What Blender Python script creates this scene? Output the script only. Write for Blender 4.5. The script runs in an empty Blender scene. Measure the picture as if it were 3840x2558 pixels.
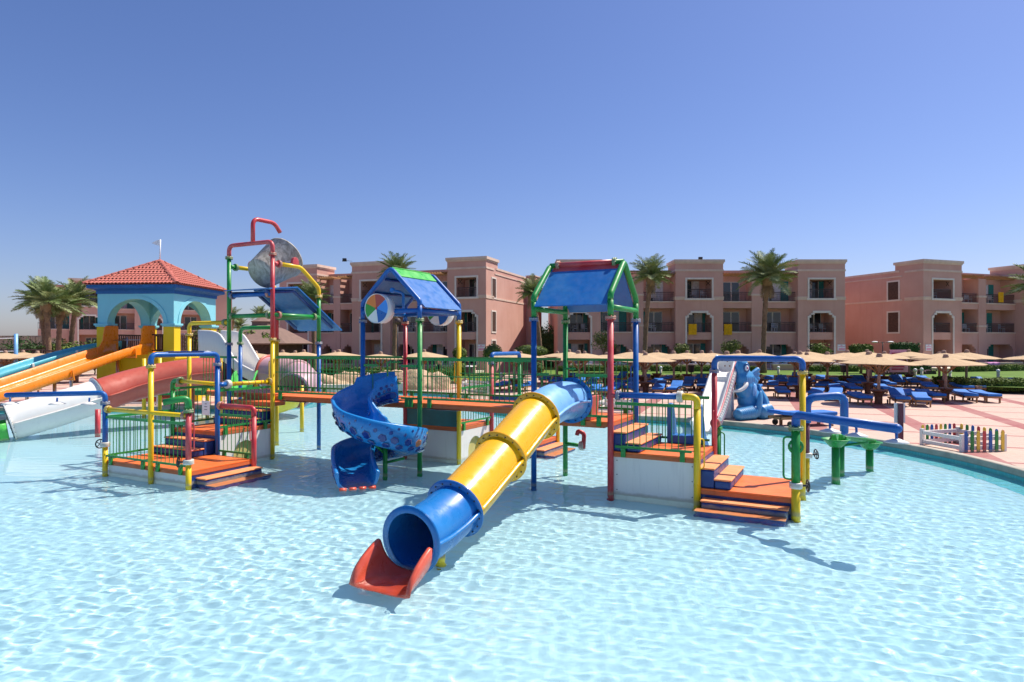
import bpy, bmesh, math, random
import numpy as np
from mathutils import Vector, Matrix, Quaternion

sc = bpy.context.scene
COL = sc.collection
random.seed(7)
R = math.radians

# ---------------------------------------------------------------- camera, sky, sun, exposure
CAM_H, FPX, HOR = 3.0, 2440.0, 1290.0
cam = bpy.data.cameras.new('camera'); cam_o = bpy.data.objects.new('camera', cam); COL.objects.link(cam_o)
cam.sensor_width = 36; cam.lens = 36 * FPX / 3840; cam.shift_y = (HOR - 1279) / 3840
cam.clip_start = .1; cam.clip_end = 6000
cam_o.location = (0, 0, CAM_H); cam_o.rotation_euler = (math.pi / 2, 0, 0)
sc.camera = cam_o

SUN_EL, SUN_AZ = R(57), R(64)
world = bpy.data.worlds.new('World'); sc.world = world; world.use_nodes = True
wn, wl = world.node_tree.nodes, world.node_tree.links
sky = wn.new('ShaderNodeTexSky'); sky.sky_type = 'NISHITA'; sky.sun_disc = False
sky.sun_elevation, sky.sun_rotation = SUN_EL, SUN_AZ
sky.air_density, sky.dust_density, sky.ozone_density = 1.0, .8, 3.0
hs = wn.new('ShaderNodeHueSaturation'); hs.inputs['Saturation'].default_value = 1.1
tint = wn.new('ShaderNodeMix'); tint.data_type = 'RGBA'; tint.blend_type = 'MULTIPLY'; tint.inputs[0].default_value = 1
tint.inputs[7].default_value = (1.03, .99, 1.26, 1)
wl.new(sky.outputs[0], hs.inputs['Color']); wl.new(hs.outputs[0], tint.inputs[6]); wl.new(tint.outputs[2], wn['Background'].inputs[0])
wn['Background'].inputs[1].default_value = .077

sun = bpy.data.lights.new('sun', 'SUN'); sun_o = bpy.data.objects.new('sun', sun); COL.objects.link(sun_o)
sun.energy = 5.0; sun.angle = R(.53); sun.color = (1, .91, .79)
SUND = Vector((math.sin(SUN_AZ) * math.cos(SUN_EL), math.cos(SUN_AZ) * math.cos(SUN_EL), math.sin(SUN_EL)))
sun_o.rotation_euler = SUND.to_track_quat('Z', 'Y').to_euler()
sun.cycles.is_caustics_light = True
vs = sc.view_settings
vs.view_transform = 'Standard'; vs.look = 'None'; vs.gamma = 1; vs.use_curve_mapping = False; vs.exposure = .47
sc.cycles.use_denoising = True
sc.cycles.max_bounces = 10; sc.cycles.transparent_max_bounces = 12; sc.cycles.transmission_bounces = 8
sc.cycles.sample_clamp_indirect = 6

# ---------------------------------------------------------------- helpers
def G(px, py, z=0.0):
    """where the sight line through a photo point meets the level plane at height z"""
    t = (CAM_H - z) / (py - HOR)
    return Vector(((px - 1920) * t, FPX * t, z))

def AT(px, Y, z):
    return Vector(((px - 1920) / FPX * Y, Y, z))

class MB:
    def __init__(s): s.v, s.f, s.m, s.sm = [], [], [], []
    def add(s, vs_, fs, m=0, smooth=False):
        o = len(s.v); s.v += [tuple(p) for p in vs_]
        s.f += [tuple(i + o for i in f) for f in fs]; s.m += [m] * len(fs); s.sm += [smooth] * len(fs); return s
    def box(s, a, b, m=0, M=None):
        x0, y0, z0 = a; x1, y1, z1 = b
        p = [Vector(q) for q in ((x0,y0,z0),(x1,y0,z0),(x1,y1,z0),(x0,y1,z0),(x0,y0,z1),(x1,y0,z1),(x1,y1,z1),(x0,y1,z1))]
        if M is not None: p = [M @ q for q in p]
        return s.add(p, [(0,3,2,1),(4,5,6,7),(0,1,5,4),(1,2,6,5),(2,3,7,6),(3,0,4,7)], m)
    def loft(s, rings, m=0, smooth=True, closed=True, cap=False, flip=False):
        n = len(rings[0]); vs_ = [q for r in rings for q in r]; fs = []
        for i in range(len(rings) - 1):
            for j in range(n if closed else n - 1):
                k = (j + 1) % n; q = (i*n+j, i*n+k, (i+1)*n+k, (i+1)*n+j)
                fs.append(q[::-1] if flip else q)
        s.add(vs_, fs, m, smooth)
        if cap:
            o = len(s.v) - len(vs_)
            s.f.append(tuple(range(o, o + n))[::-1]); s.f.append(tuple(range(o + (len(rings)-1)*n, o + len(rings)*n)))
            s.m += [m, m]; s.sm += [False, False]
        return s
    def tube(s, pts, r, n=10, m=0, cap=True, smooth=True):
        pts = [Vector(p) for p in pts]; rs = r if isinstance(r, (list, tuple)) else [r] * len(pts)
        fr = frames(pts); rings = []
        for p, (t, a, b), rr in zip(pts, fr, rs):
            rings.append([p + a * (rr * math.cos(2*math.pi*k/n)) + b * (rr * math.sin(2*math.pi*k/n)) for k in range(n)])
        return s.loft(rings, m, smooth, True, cap)
    def lathe(s, prof, n=16, c=(0,0,0), m=0, smooth=True, cap=False, M=None):
        rings = []
        for r, z in prof:
            ring = [Vector((c[0] + r*math.cos(2*math.pi*k/n), c[1] + r*math.sin(2*math.pi*k/n), c[2] + z)) for k in range(n)]
            if M is not None: ring = [M @ q for q in ring]
            rings.append(ring)
        return s.loft(rings, m, smooth, True, cap)
    def prism(s, poly, d, m=0):
        """extrude a 3d polygon by the vector d"""
        n = len(poly); p = [Vector(q) for q in poly]; d = Vector(d)
        fs = [tuple(range(n))[::-1], tuple(range(n, 2*n))] + [(i, (i+1) % n, (i+1) % n + n, i + n) for i in range(n)]
        return s.add(p + [q + d for q in p], fs, m)
    def ball(s, c, rad, n=12, k=8, m=0, M=None):
        rx, ry, rz = rad if isinstance(rad, (list, tuple)) else (rad,)*3
        rings = []
        for i in range(k + 1):
            a = math.pi * i / k - math.pi / 2
            ring = [Vector((c[0] + rx*max(math.cos(a), .001)*math.cos(2*math.pi*j/n), c[1] + ry*max(math.cos(a), .001)*math.sin(2*math.pi*j/n), c[2] + rz*math.sin(a))) for j in range(n)]
            if M is not None: ring = [M @ (q - Vector(c)) + Vector(c) for q in ring]
            rings.append(ring)
        return s.loft(rings, m, True, True, True)
    def mesh(s, name, mats, bevel=0, fix=True):
        me = bpy.data.meshes.new(name); me.from_pydata(s.v, [], s.f)
        for mt in (mats if isinstance(mats, (list, tuple)) else [mats]): me.materials.append(MAT[mt] if isinstance(mt, str) else mt)
        me.polygons.foreach_set('material_index', s.m); me.polygons.foreach_set('use_smooth', s.sm)
        if bevel or fix:
            bm = bmesh.new(); bm.from_mesh(me)
            if fix and len(bm.faces) < 60000: bmesh.ops.recalc_face_normals(bm, faces=bm.faces)
            if bevel:
                ed = [e for e in bm.edges if len(e.link_faces) == 2 and e.calc_face_angle(0) > .6]
                bmesh.ops.bevel(bm, geom=ed, offset=bevel, segments=2, profile=.5, affect='EDGES', clamp_overlap=True)
            bm.to_mesh(me); bm.free()
        return me

def frames(pts):
    out = []; n = len(pts); a = None
    for i in range(n):
        t = (pts[min(i+1, n-1)] - pts[max(i-1, 0)]).normalized()
        if a is None:
            a = t.cross(Vector((0, 0, 1)))
            if a.length < .05: a = t.cross(Vector((0, 1, 0)))
            a.normalize()
        else:
            a = (a - t * a.dot(t)).normalized()
        out.append((t, a, t.cross(a).normalized()))
    return out

def bend(pts, r=.2, k=6):
    """a polyline with its corners rounded like a pipe elbow"""
    pts = [Vector(p) for p in pts]; out = [pts[0]]
    for i in range(1, len(pts) - 1):
        p, a, b = pts[i], pts[i-1] - pts[i], pts[i+1] - pts[i]
        q = min(r, a.length * .49, b.length * .49); a, b = p + a.normalized()*q, p + b.normalized()*q
        for j in range(k + 1):
            t = j / k; out.append(a*(1-t)**2 + p*(2*t*(1-t)) + b*t*t)
    return out + [pts[-1]]

def spline(pts, k=8):
    P = [Vector(p) for p in pts]; P = [P[0]*2 - P[1]] + P + [P[-1]*2 - P[-2]]; out = []
    for i in range(1, len(P) - 2):
        for j in range(k):
            t = j / k; a, b, c, d = P[i-1:i+3]
            out.append(.5*((2*b) + (c-a)*t + (2*a-5*b+4*c-d)*t*t + (3*b-a-3*c+d)*t**3))
    return out + [P[-2]]

def link(o, parent=None):
    COL.objects.link(o)
    if parent is not None:
        o.parent = parent
        if parent.parent is None: o.matrix_parent_inverse = Matrix.Translation(-parent.location)
    return o

def obj(name, mb, mat='white', parent=None, bevel=0, label=None, cat=None, group=None, kind=None, fix=True):
    """one mesh object; parts are modelled in place and hang on their thing"""
    me = mb if isinstance(mb, bpy.types.Mesh) else mb.mesh(name, mat, bevel, fix)
    o = bpy.data.objects.new(name, me); link(o, parent); return tag(o, label, cat, group, kind)

def local(name, me, parent, loc=(0,0,0), rot=(0,0,0), scale=(1,1,1)):
    """a piece given in its thing's own coordinates"""
    o = bpy.data.objects.new(name, me); COL.objects.link(o); o.parent = parent
    o.location, o.rotation_euler, o.scale = loc, rot, scale; return o

def tag(o, label=None, cat=None, group=None, kind=None):
    for k, v in (('label', label), ('category', cat), ('group', group), ('kind', kind)):
        if v: o[k] = v
    return o

def thing(name, label, cat, loc=(0,0,0), group=None, rz=0):
    o = bpy.data.objects.new(name, None); COL.objects.link(o); o.location = loc; o.rotation_euler.z = rz
    o.empty_display_size = .2
    return tag(o, label, cat, group)

def copy_tree(o, parent=None):
    c = o.copy(); COL.objects.link(c)
    if parent is not None: c.parent = parent
    for ch in o.children: copy_tree(ch, c)
    return c

def orient(p, x, y, z):
    return Matrix(((x.x, y.x, z.x, p.x), (x.y, y.y, z.y, p.y), (x.z, y.z, z.z, p.z), (0, 0, 0, 1)))

ORD = ['first','second','third','fourth','fifth','sixth','seventh','eighth','ninth','tenth','eleventh','twelfth','thirteenth','fourteenth','fifteenth','sixteenth','seventeenth','eighteenth','nineteenth','twentieth','twenty-first','twenty-second','twenty-third','twenty-fourth','twenty-fifth','twenty-sixth','twenty-seventh','twenty-eighth']

# ---------------------------------------------------------------- materials
MAT = {}
def base(name):
    m = bpy.data.materials.new(name); m.use_nodes = True; MAT[name] = m
    return m, m.node_tree.nodes, m.node_tree.links, m.node_tree.nodes['Principled BSDF']

def mixc(n, l, fac, a, b, kind='MIX'):
    x = n.new('ShaderNodeMix'); x.data_type = 'RGBA'; x.blend_type = kind
    for sock, val in ((0, fac), (6, a), (7, b)):
        if isinstance(val, (int, float)): x.inputs[sock].default_value = val
        elif isinstance(val, (tuple, list)): x.inputs[sock].default_value = (*val[:3], 1)
        else: l.new(val, x.inputs[sock])
    return x.outputs[2]

def ramp(n, l, src, p0, p1, v0=0, v1=1):
    r = n.new('ShaderNodeMapRange'); r.inputs[1].default_value, r.inputs[2].default_value = p0, p1
    r.inputs[3].default_value, r.inputs[4].default_value = v0, v1; l.new(src, r.inputs[0]); return r.outputs[0]

def noise(n, l, co, scale, detail=4, rough=.55, dist=0):
    t = n.new('ShaderNodeTexNoise'); t.inputs['Scale'].default_value = scale; t.inputs['Detail'].default_value = detail
    t.inputs['Roughness'].default_value = rough; t.inputs['Distortion'].default_value = dist
    if co is not None: l.new(co, t.inputs['Vector'])
    return t.outputs['Fac']

def mapping(n, l, co, scale=(1,1,1), rot=(0,0,0), loc=(0,0,0)):
    m = n.new('ShaderNodeMapping'); m.inputs['Scale'].default_value = scale; m.inputs['Rotation'].default_value = rot; m.inputs['Location'].default_value = loc
    l.new(co, m.inputs[0]); return m.outputs[0]

def bumpn(n, l, b, h, strength=.3, dist=.01):
    x = n.new('ShaderNodeBump'); x.inputs['Strength'].default_value = strength; x.inputs['Distance'].default_value = dist
    l.new(h, x.inputs['Height']); l.new(x.outputs[0], b.inputs['Normal'])

def paint(name, col, rough=.4, fade=.35, fadecol=None, dirt=.15, scale=1.5, bump=.0, spec=.5, streak=True, coat=0, water=.6):
    """painted metal or moulded plastic: sun-faded patches, streaks of grime, uneven gloss"""
    m, n, l, b = base(name)
    co = n.new('ShaderNodeTexCoord').outputs['Object']
    fc = fadecol or tuple(min(1, c*.8 + .12) for c in col)
    f1 = ramp(n, l, noise(n, l, co, scale, 5, .6), .42, .75, 0, fade)
    c = mixc(n, l, f1, col, fc)
    st = noise(n, l, mapping(n, l, co, (9, 9, .8)) if streak else co, 1.2 if streak else 3, 4, .6)
    f2 = ramp(n, l, st, .52, .8, 0, dirt)
    c = mixc(n, l, f2, c, tuple(x*.42 + .015 for x in col))
    sp = ramp(n, l, noise(n, l, co, 38, 3, .6), .66, .74, 0, dirt * .9)
    c = mixc(n, l, sp, c, tuple(x*.5 + .05 for x in col))
    if water:                                                                # lime and scum just above the water
        sp = n.new('ShaderNodeSeparateXYZ'); l.new(co, sp.inputs[0]); ad = n.new('ShaderNodeMath'); ad.operation = 'MULTIPLY_ADD'; ad.inputs[1].default_value = .10; l.new(noise(n, l, co, 7, 4), ad.inputs[0]); l.new(sp.outputs[2], ad.inputs[2])
        up = ramp(n, l, ad.outputs[0], .075, .13, water, 0); lo = ramp(n, l, ad.outputs[0], .0, .045, 0, 1); mm = n.new('ShaderNodeMath'); mm.operation = 'MULTIPLY'; l.new(up, mm.inputs[0]); l.new(lo, mm.inputs[1])
        c = mixc(n, l, mm.outputs[0], c, (.40, .36, .24))
    l.new(c, b.inputs['Base Color'])
    l.new(ramp(n, l, noise(n, l, co, 6, 3), .3, .7, max(.05, rough - .12), rough + .16), b.inputs['Roughness'])
    b.inputs['Specular IOR Level'].default_value = spec
    b.inputs['Coat Weight'].default_value = coat
    if bump: bumpn(n, l, b, noise(n, l, co, 60, 3), bump, .004)
    return m

def plain(name, col, rough=.7, var=.2, scale=3, bump=0, bscale=40, metallic=0, bdist=.01):
    m, n, l, b = base(name)
    co = n.new('ShaderNodeTexCoord').outputs['Object']
    f = noise(n, l, co, scale, 5, .6)
    l.new(mixc(n, l, ramp(n, l, f, .3, .7), tuple(c*(1-var) for c in col), tuple(min(1, c*(1+var)) for c in col)), b.inputs['Base Color'])
    b.inputs['Roughness'].default_value = rough; b.inputs['Metallic'].default_value = metallic
    if bump: bumpn(n, l, b, noise(n, l, co, bscale, 4), bump, bdist)
    return m

paint('yellow', (.78, .52, .006), .36, .2, (.8, .60, .05), .1)
paint('blue', (.003, .095, .37), .38, .35, (.012, .16, .45))
paint('green', (.010, .235, .04), .4, .35, (.05, .32, .09))
paint('red', (.50, .035, .045), .42, .75, (.60, .17, .17))
paint('white', (.76, .75, .71), .45, .2, (.70, .69, .62), .12)
paint('panel', (.74, .73, .69), .5, .25, (.68, .66, .58), .22, 1.0)
paint('deck_orange', (.76, .145, .02), .5, .45, (.80, .24, .07), .2, 1.2, .5, streak=False)
paint('tread', (.80, .28, .10), .6, .6, (.80, .38, .19), .25, 2.5, .4, streak=False, water=0)
paint('deck_edge', (.52, .12, .03), .55, .5, (.55, .2, .09), .3)
paint('navy', (.007, .035, .19), .38, .5, (.02, .10, .33), .35, 2.2)
paint('tube_yellow', (.82, .42, .003), .3, .3, (.86, .50, .03), .06, .7, coat=.15)
paint('tube_blue', (.004, .14, .44), .3, .5, (.03, .26, .58), .12, .8, coat=.15)
paint('pale_blue', (.16, .40, .74), .35, .5, (.30, .55, .82), .1, .8, coat=.2)
paint('spiral_blue', (.010, .20, .54), .28, .35, (.04, .31, .66), .14, 1.2, coat=.25)
paint('scale_blue', (.006, .03, .22), .2, .3, (.02, .08, .36), .2, 6, coat=.5)
paint('scale_orange', (.62, .20, .08), .35, .3); paint('scale_green', (.10, .55, .14), .35, .3); paint('scale_yellow', (.8, .55, .05), .35, .3)
paint('red_lip', (.66, .075, .035), .3, .5, (.72, .19, .11), .2, 1.6, coat=.3, water=0)
paint('red_tube', (.46, .085, .055), .4, .35, (.58, .17, .11), .3, .6)
paint('pink_tube', (.52, .33, .38), .4, .6, (.66, .30, .22), .2, .5)
paint('slide_orange', (.82, .21, .006), .3, .3, (.84, .29, .03), .1, .5, coat=.2)
paint('turquoise', (.10, .46, .56), .35, .4, (.2, .56, .64), .15, .6, coat=.2)
paint('chute_green', (.05, .42, .05), .35, .5, (.14, .55, .12))
paint('chute_yellow', (.76, .60, .03), .35, .4)
paint('roof_blue', (.004, .12, .40), .42, .8, (.05, .22, .46), .35, .8)
paint('ball_orange', (.80, .20, .02)); paint('ball_red', (.45, .05, .03)); paint('ball_sky', (.03, .25, .72)); paint('ball_green', (.03, .30, .02))
paint('elephant', (.035, .235, .52), .4, .7, (.10, .38, .64), .35, 2.0, coat=.15)
paint('elephant_dark', (.012, .10, .28), .4, .4)
paint('gum_red', (.62, .12, .15), .5, .4)
plain('steel', (.55, .55, .56), .3, .1, metallic=1); plain('dark_metal', (.03, .03, .035), .5, .3); plain('teal_board', (.012, .15, .16), .4, .2, 2)
plain('mesh_grey', (.28, .31, .30), .6, .2, 8, .4, 120)
plain('hole_cream', (.55, .47, .16), .7, .15, 2)
plain('black', (.012, .012, .014), .6, .2)
plain('purple_post', (.12, .035, .06), .5, .3); plain('sign_white', (.78, .80, .82), .5, .06, 4); plain('sign_pink', (.74, .30, .44), .5, .12); plain('ink_red', (.5, .03, .1), .6, .2); plain('sign_violet', (.48, .36, .68), .5, .1); plain('ink', (.05, .04, .08), .6, .2)
paint('gazebo_yellow', (.72, .50, .006), .7, .2, (.74, .56, .05), .12, .6); paint('gazebo_cyan', (.21, .55, .64), .75, .3, (.22, .62, .70), .1, .8); paint('gazebo_blue', (.006, .09, .30), .6, .5, (.01, .15, .38), .2, .8)
plain('roof_tile', (.42, .115, .085), .75, .32, 4, .3, 50); plain('wood_dark', (.07, .032, .022), .7, .4, 6, .3)
plain('wood_red', (.19, .075, .035), .6, .35, 7, .3); plain('wood_grey', (.36, .24, .18), .8, .3, 9, .4); plain('wood_tan', (.36, .19, .085), .7, .25, 6)
plain('thatch', (.48, .345, .205), .95, .14, 9, .4, 70, bdist=.015)
plain('cushion', (.006, .15, .54), .7, .25, 2.2, .25, 22, bdist=.02)
plain('towel_yellow', (.75, .38, .005), .95, .15, 6, .5, 60); plain('cloth_pink', (.66, .30, .55), .9, .2, 5, .3)
plain('rubber', (.02, .02, .02), .7, .2); plain('plastic_white', (.72, .73, .76), .4, .1)
plain('trim', (.66, .50, .41), .9, .1, 2, .2); plain('trim_white', (.72, .64, .575), .9, .08, 2)
plain('iron', (.06, .042, .04), .6, .3); plain('shutter', (.012, .20, .185), .55, .2, 5); plain('door_frame', (.58, .53, .49), .6, .1); plain('curtain', (.62, .60, .62), .9, .2, 6)
plain('rock', (.50, .35, .23), .95, .25, 1.2, .8, 5, bdist=.1); plain('rubble', (.34, .25, .19), .95, .45, 3, 1.0, 9, bdist=.06)
plain('sand', (.42, .33, .24), .95, .2, .3, .5, 6); plain('edge_stone', (.40, .37, .30), .8, .2, 3); plain('cream_edge', (.66, .60, .48), .8, .12, 2)
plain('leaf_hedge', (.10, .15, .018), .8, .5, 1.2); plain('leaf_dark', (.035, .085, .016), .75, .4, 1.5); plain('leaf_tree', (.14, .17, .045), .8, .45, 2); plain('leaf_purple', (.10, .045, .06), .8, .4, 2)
plain('frond', (.15, .225, .06), .6, .4, .8); plain('frond_pale', (.27, .33, .13), .6, .35, .8); plain('frond_dry', (.24, .17, .09), .9, .3, 2)
plain('trunk', (.22, .14, .085), .95, .35, 3, 1.0, 14, bdist=.08); plain('lawn', (.085, .17, .012), .95, .3, .8, .6, 30)
plain('skin', (.52, .26, .17), .6, .1); plain('hair', (.03, .02, .015), .8, .2)
plain('kiosk_roof', (.20, .13, .105), .95, .12, 3, .3); plain('mural', (.10, .07, .13), .7, .8, 2.5)
for nm in ('leaf_hedge', 'leaf_dark', 'leaf_tree', 'frond', 'frond_pale'):
    MAT[nm].node_tree.nodes['Principled BSDF'].inputs['Subsurface Weight'].default_value = 0

def stucco_mat():
    """painted render: broad fading, faint rain streaks, roller texture"""
    m, n, l, b = base('stucco')
    co = n.new('ShaderNodeTexCoord').outputs['Object']
    c = mixc(n, l, ramp(n, l, noise(n, l, co, .28, 5, .6), .35, .68), (.57, .315, .255), (.64, .385, .32))
    c = mixc(n, l, ramp(n, l, noise(n, l, mapping(n, l, co, (2.2, 2.2, .12)), 1.0, 5, .65), .52, .78, 0, .45), c, (.48, .26, .21))
    c = mixc(n, l, ramp(n, l, noise(n, l, co, 1.9, 4, .6), .6, .7, 0, .22), c, (.60, .37, .32))
    l.new(c, b.inputs['Base Color']); b.inputs['Roughness'].default_value = .95; b.inputs['Specular IOR Level'].default_value = .2
    bumpn(n, l, b, noise(n, l, co, 24, 4), .5, .01)
stucco_mat()

def glass_mat():
    m, n, l, b = base('window_glass')
    b.inputs['Base Color'].default_value = (.02, .025, .035, 1); b.inputs['Roughness'].default_value = .06; b.inputs['Specular IOR Level'].default_value = .8
glass_mat()

def bucket_mat():
    m, n, l, b = base('bucket')
    co = n.new('ShaderNodeTexCoord').outputs['Object']
    a = noise(n, l, mapping(n, l, co, (3, 3, 1.2), (0, .6, .3)), 3.2, 6, .65, .6); c = noise(n, l, co, 1.3, 3)
    c1 = mixc(n, l, ramp(n, l, a, .36, .66), (.22, .20, .18), (.60, .56, .50)); c1 = mixc(n, l, ramp(n, l, c, .4, .65, 0, .5), c1, (.36, .32, .2))
    l.new(c1, b.inputs['Base Color']); b.inputs['Roughness'].default_value = .65; bumpn(n, l, b, a, .4, .01)
bucket_mat()

def paving_mat():
    """pink concrete pavers laid in courses, wide oxide bands one way and narrow ones the other"""
    m, n, l, b = base('paving')
    co = n.new('ShaderNodeTexCoord').outputs['Object']
    rc = mapping(n, l, co, (1, 1, 1), (0, 0, R(20)), (-1.9, .6, 0))
    sep = n.new('ShaderNodeSeparateXYZ'); l.new(rc, sep.inputs[0])
    def band(sock, period, width):
        md = n.new('ShaderNodeMath'); md.operation = 'WRAP'; md.inputs[1].default_value = period; md.inputs[2].default_value = 0; l.new(sock, md.inputs[0])
        lt = n.new('ShaderNodeMath'); lt.operation = 'LESS_THAN'; lt.inputs[1].default_value = width; l.new(md.outputs[0], lt.inputs[0]); return lt.outputs[0]
    wide = band(sep.outputs[0], 3.35, .62); thin = band(sep.outputs[1], 2.75, .2)
    mx = n.new('ShaderNodeMath'); mx.operation = 'MAXIMUM'; l.new(wide, mx.inputs[0]); l.new(thin, mx.inputs[1])
    br = n.new('ShaderNodeTexBrick'); l.new(rc, br.inputs[0])
    br.inputs['Scale'].default_value = 4.4; br.inputs['Mortar Size'].default_value = .012; br.inputs['Bias'].default_value = .1
    br.inputs['Color1'].default_value = (.58, .42, .335, 1); br.inputs['Color2'].default_value = (.49, .345, .275, 1); br.inputs['Mortar'].default_value = (.33, .24, .2, 1)
    big = noise(n, l, co, .35, 5, .6); sm = noise(n, l, co, 5, 4)
    c = mixc(n, l, ramp(n, l, sm, .35, .7, 0, .5), br.outputs[0], (.60, .46, .38))
    red = mixc(n, l, ramp(n, l, sm, .35, .7), (.27, .075, .075), (.36, .13, .12))
    c = mixc(n, l, mx.outputs[0], c, red)
    c = mixc(n, l, ramp(n, l, big, .4, .7, 0, .35), c, (.46, .34, .29))
    l.new(c, b.inputs['Base Color']); b.inputs['Roughness'].default_value = .9
    bumpn(n, l, b, br.outputs['Fac'], -.3, .006)
paving_mat()

def pool_mats():
    m, n, l, b = base('pool_floor')
    co = n.new('ShaderNodeTexCoord').outputs['Object']
    f = noise(n, l, co, .25, 5, .6); g = noise(n, l, co, 3.0, 4)
    c = mixc(n, l, ramp(n, l, f, .3, .7), (.46, .665, .735), (.515, .695, .755))
    c = mixc(n, l, ramp(n, l, g, .55, .8, 0, .18), c, (.43, .61, .68))
    l.new(c, b.inputs['Base Color']); b.inputs['Roughness'].default_value = .9
    m, n, l, b = base('pool_tile')
    co = n.new('ShaderNodeTexCoord').outputs['Object']
    sep = n.new('ShaderNodeSeparateXYZ'); l.new(co, sep.inputs[0])
    br = n.new('ShaderNodeTexBrick'); l.new(co, br.inputs[0]); br.inputs['Scale'].default_value = 16
    br.inputs['Color1'].default_value = (.05, .40, .46, 1); br.inputs['Color2'].default_value = (.08, .48, .54, 1); br.inputs['Mortar'].default_value = (.2, .5, .55, 1)
    up = ramp(n, l, sep.outputs[2], .02, .03)
    l.new(mixc(n, l, up, br.outputs[0], (.20, .27, .23)), b.inputs['Base Color']); b.inputs['Roughness'].default_value = .4
    m, n, l, b = base('water')
    # clear refraction, with the mirror part weakened as if by a polarising filter
    rf = n.new('ShaderNodeBsdfRefraction'); rf.inputs['Color'].default_value = (.93, .995, 1, 1); rf.inputs['Roughness'].default_value = 0; rf.inputs['IOR'].default_value = 1.33
    gl = n.new('ShaderNodeBsdfGlossy'); gl.inputs['Roughness'].default_value = .03; fr = n.new('ShaderNodeFresnel'); fr.inputs['IOR'].default_value = 1.33
    mu = n.new('ShaderNodeMath'); mu.operation = 'MULTIPLY'; l.new(fr.outputs[0], mu.inputs[0]); ge = n.new('ShaderNodeNewGeometry'); l.new(ramp(n, l, ge.outputs['Backfacing'], 0, 1, .55, 1), mu.inputs[1])
    mx = n.new('ShaderNodeMixShader'); l.new(mu.outputs[0], mx.inputs[0]); l.new(rf.outputs[0], mx.inputs[1]); l.new(gl.outputs[0], mx.inputs[2])
    l.new(mx.outputs[0], n['Material Output'].inputs['Surface']); n.remove(b)
pool_mats()
RECV = []
# ---------------------------------------------------------------- the pool, its deck and the garden ground
DECK_Z = .15
def struct(name, mb, mat, **k): return obj(name, mb, mat, kind='structure', **k)

def ripple_grid():
    rng = np.random.default_rng(3); waves = []
    for i in range(70):
        lam = .09 * (5.5 ** rng.random()); th = rng.normal(.30, .62); k = 2*math.pi/lam
        waves.append((lam, k*math.sin(th), k*math.cos(th), rng.uniform(0, 6.28), .00052*(lam/.2)**1.1*rng.uniform(.5, 1.25)))
    def axis(lo, a, b, hi, d, D):
        return np.concatenate([np.arange(lo, a, D), np.arange(a, b, d), np.arange(b, hi + D, D)])
    xs = axis(-60, -10.5, 10.5, 60, .036, .3); ys = np.concatenate([np.arange(-24, 4.2, .3), np.arange(4.2, 12, .031), np.arange(12, 20, .055), np.arange(20, 58, .17)])
    X, Y = np.meshgrid(xs, ys); Z = np.zeros_like(X)
    far = np.maximum(np.abs(X) - 10.5, 0) * .3 + np.maximum(Y - 12, 0) * .10
    patch = 1 + .35*np.sin(X*.55 + 1.3*np.sin(Y*.33)) * np.cos(Y*.41 + .6*np.sin(X*.27))
    for lam, kx, ky, p, a in waves:
        Z += a * np.sin(kx*X + ky*Y + p) * np.clip(1.25 - far*(.22/lam - .25), 0, 1)
    Z *= patch
    v = np.stack([X, Y, Z], -1).reshape(-1, 3); nx, ny = len(xs), len(ys)
    a = (np.arange(ny-1)[:, None]*nx + np.arange(nx-1)[None]).ravel()
    f = np.stack([a, a+1, a+nx+1, a+nx], -1)
    me = bpy.data.meshes.new('water'); me.vertices.add(len(v)); me.vertices.foreach_set('co', v.ravel())
    me.loops.add(f.size); me.loops.foreach_set('vertex_index', f.ravel().astype(np.int32)); me.polygons.add(len(f))
    me.polygons.foreach_set('loop_start', np.arange(0, f.size, 4, dtype=np.int32)); me.update(calc_edges=True)
    me.polygons.foreach_set('use_smooth', np.ones(len(f), bool)); me.materials.append(MAT['water'])
    return me
water = struct('water', ripple_grid(), 'water'); water.cycles.is_caustics_caster = True
tag(water, 'shallow rippled pale blue pool water')

FLOOR_Z = -.42
mb = MB(); mb.add([(-90, -40, FLOOR_Z), (90, -40, FLOOR_Z), (90, 62, FLOOR_Z), (-90, 62, FLOOR_Z)], [(0, 1, 2, 3)])
RECV.append(struct('pool_floor', mb, 'pool_floor'))

EDGE = [(-2600,1565),(-1400,1545),(-300,1533),(300,1530),(600,1528),(850,1524),(1095,1518),(1178,1503),(1184,1472),(1192,1458),(1240,1452),(1330,1451),(1450,1459),(1580,1470),(1715,1476),
 (1760,1490),(1800,1515),(1850,1535),(1950,1547),(2150,1556),(2400,1563),(2560,1571),(2720,1583),(2861,1596),(3029,1615),(3200,1640),(3333,1659),(3452,1681),(3598,1709),(3730,1741),(3840,1771),(4000,1820),(4300,1925),(4800,2120),(6000,2560),(9000,3600)]
edge = []
for i in range(len(EDGE) - 1):
    a, b = G(*EDGE[i], DECK_Z), G(*EDGE[i+1], DECK_Z)
    for j in range(3): edge.append(a.lerp(b, j/3))
edge.append(G(*EDGE[-1], DECK_Z))
for _ in range(2):
    edge = [edge[0]] + [(edge[i-1] + edge[i]*2 + edge[i+1])/4 for i in range(1, len(edge)-1)] + [edge[-1]]
def out(p, d): 
    r = Vector((p.x, p.y, 0)); r2 = r.normalized()*(r.length + d); return Vector((r2.x, r2.y, p.z))
nrm = []
for i in range(len(edge)):
    t = edge[min(i+1, len(edge)-1)] - edge[max(i-1, 0)]; nrm.append(Vector((-t.y, t.x, 0)).normalized())
def strip(rows, mat, name, smooth=False):
    mb = MB(); mb.loft(rows, 0, smooth, closed=False); return struct(name, mb, mat)
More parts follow.
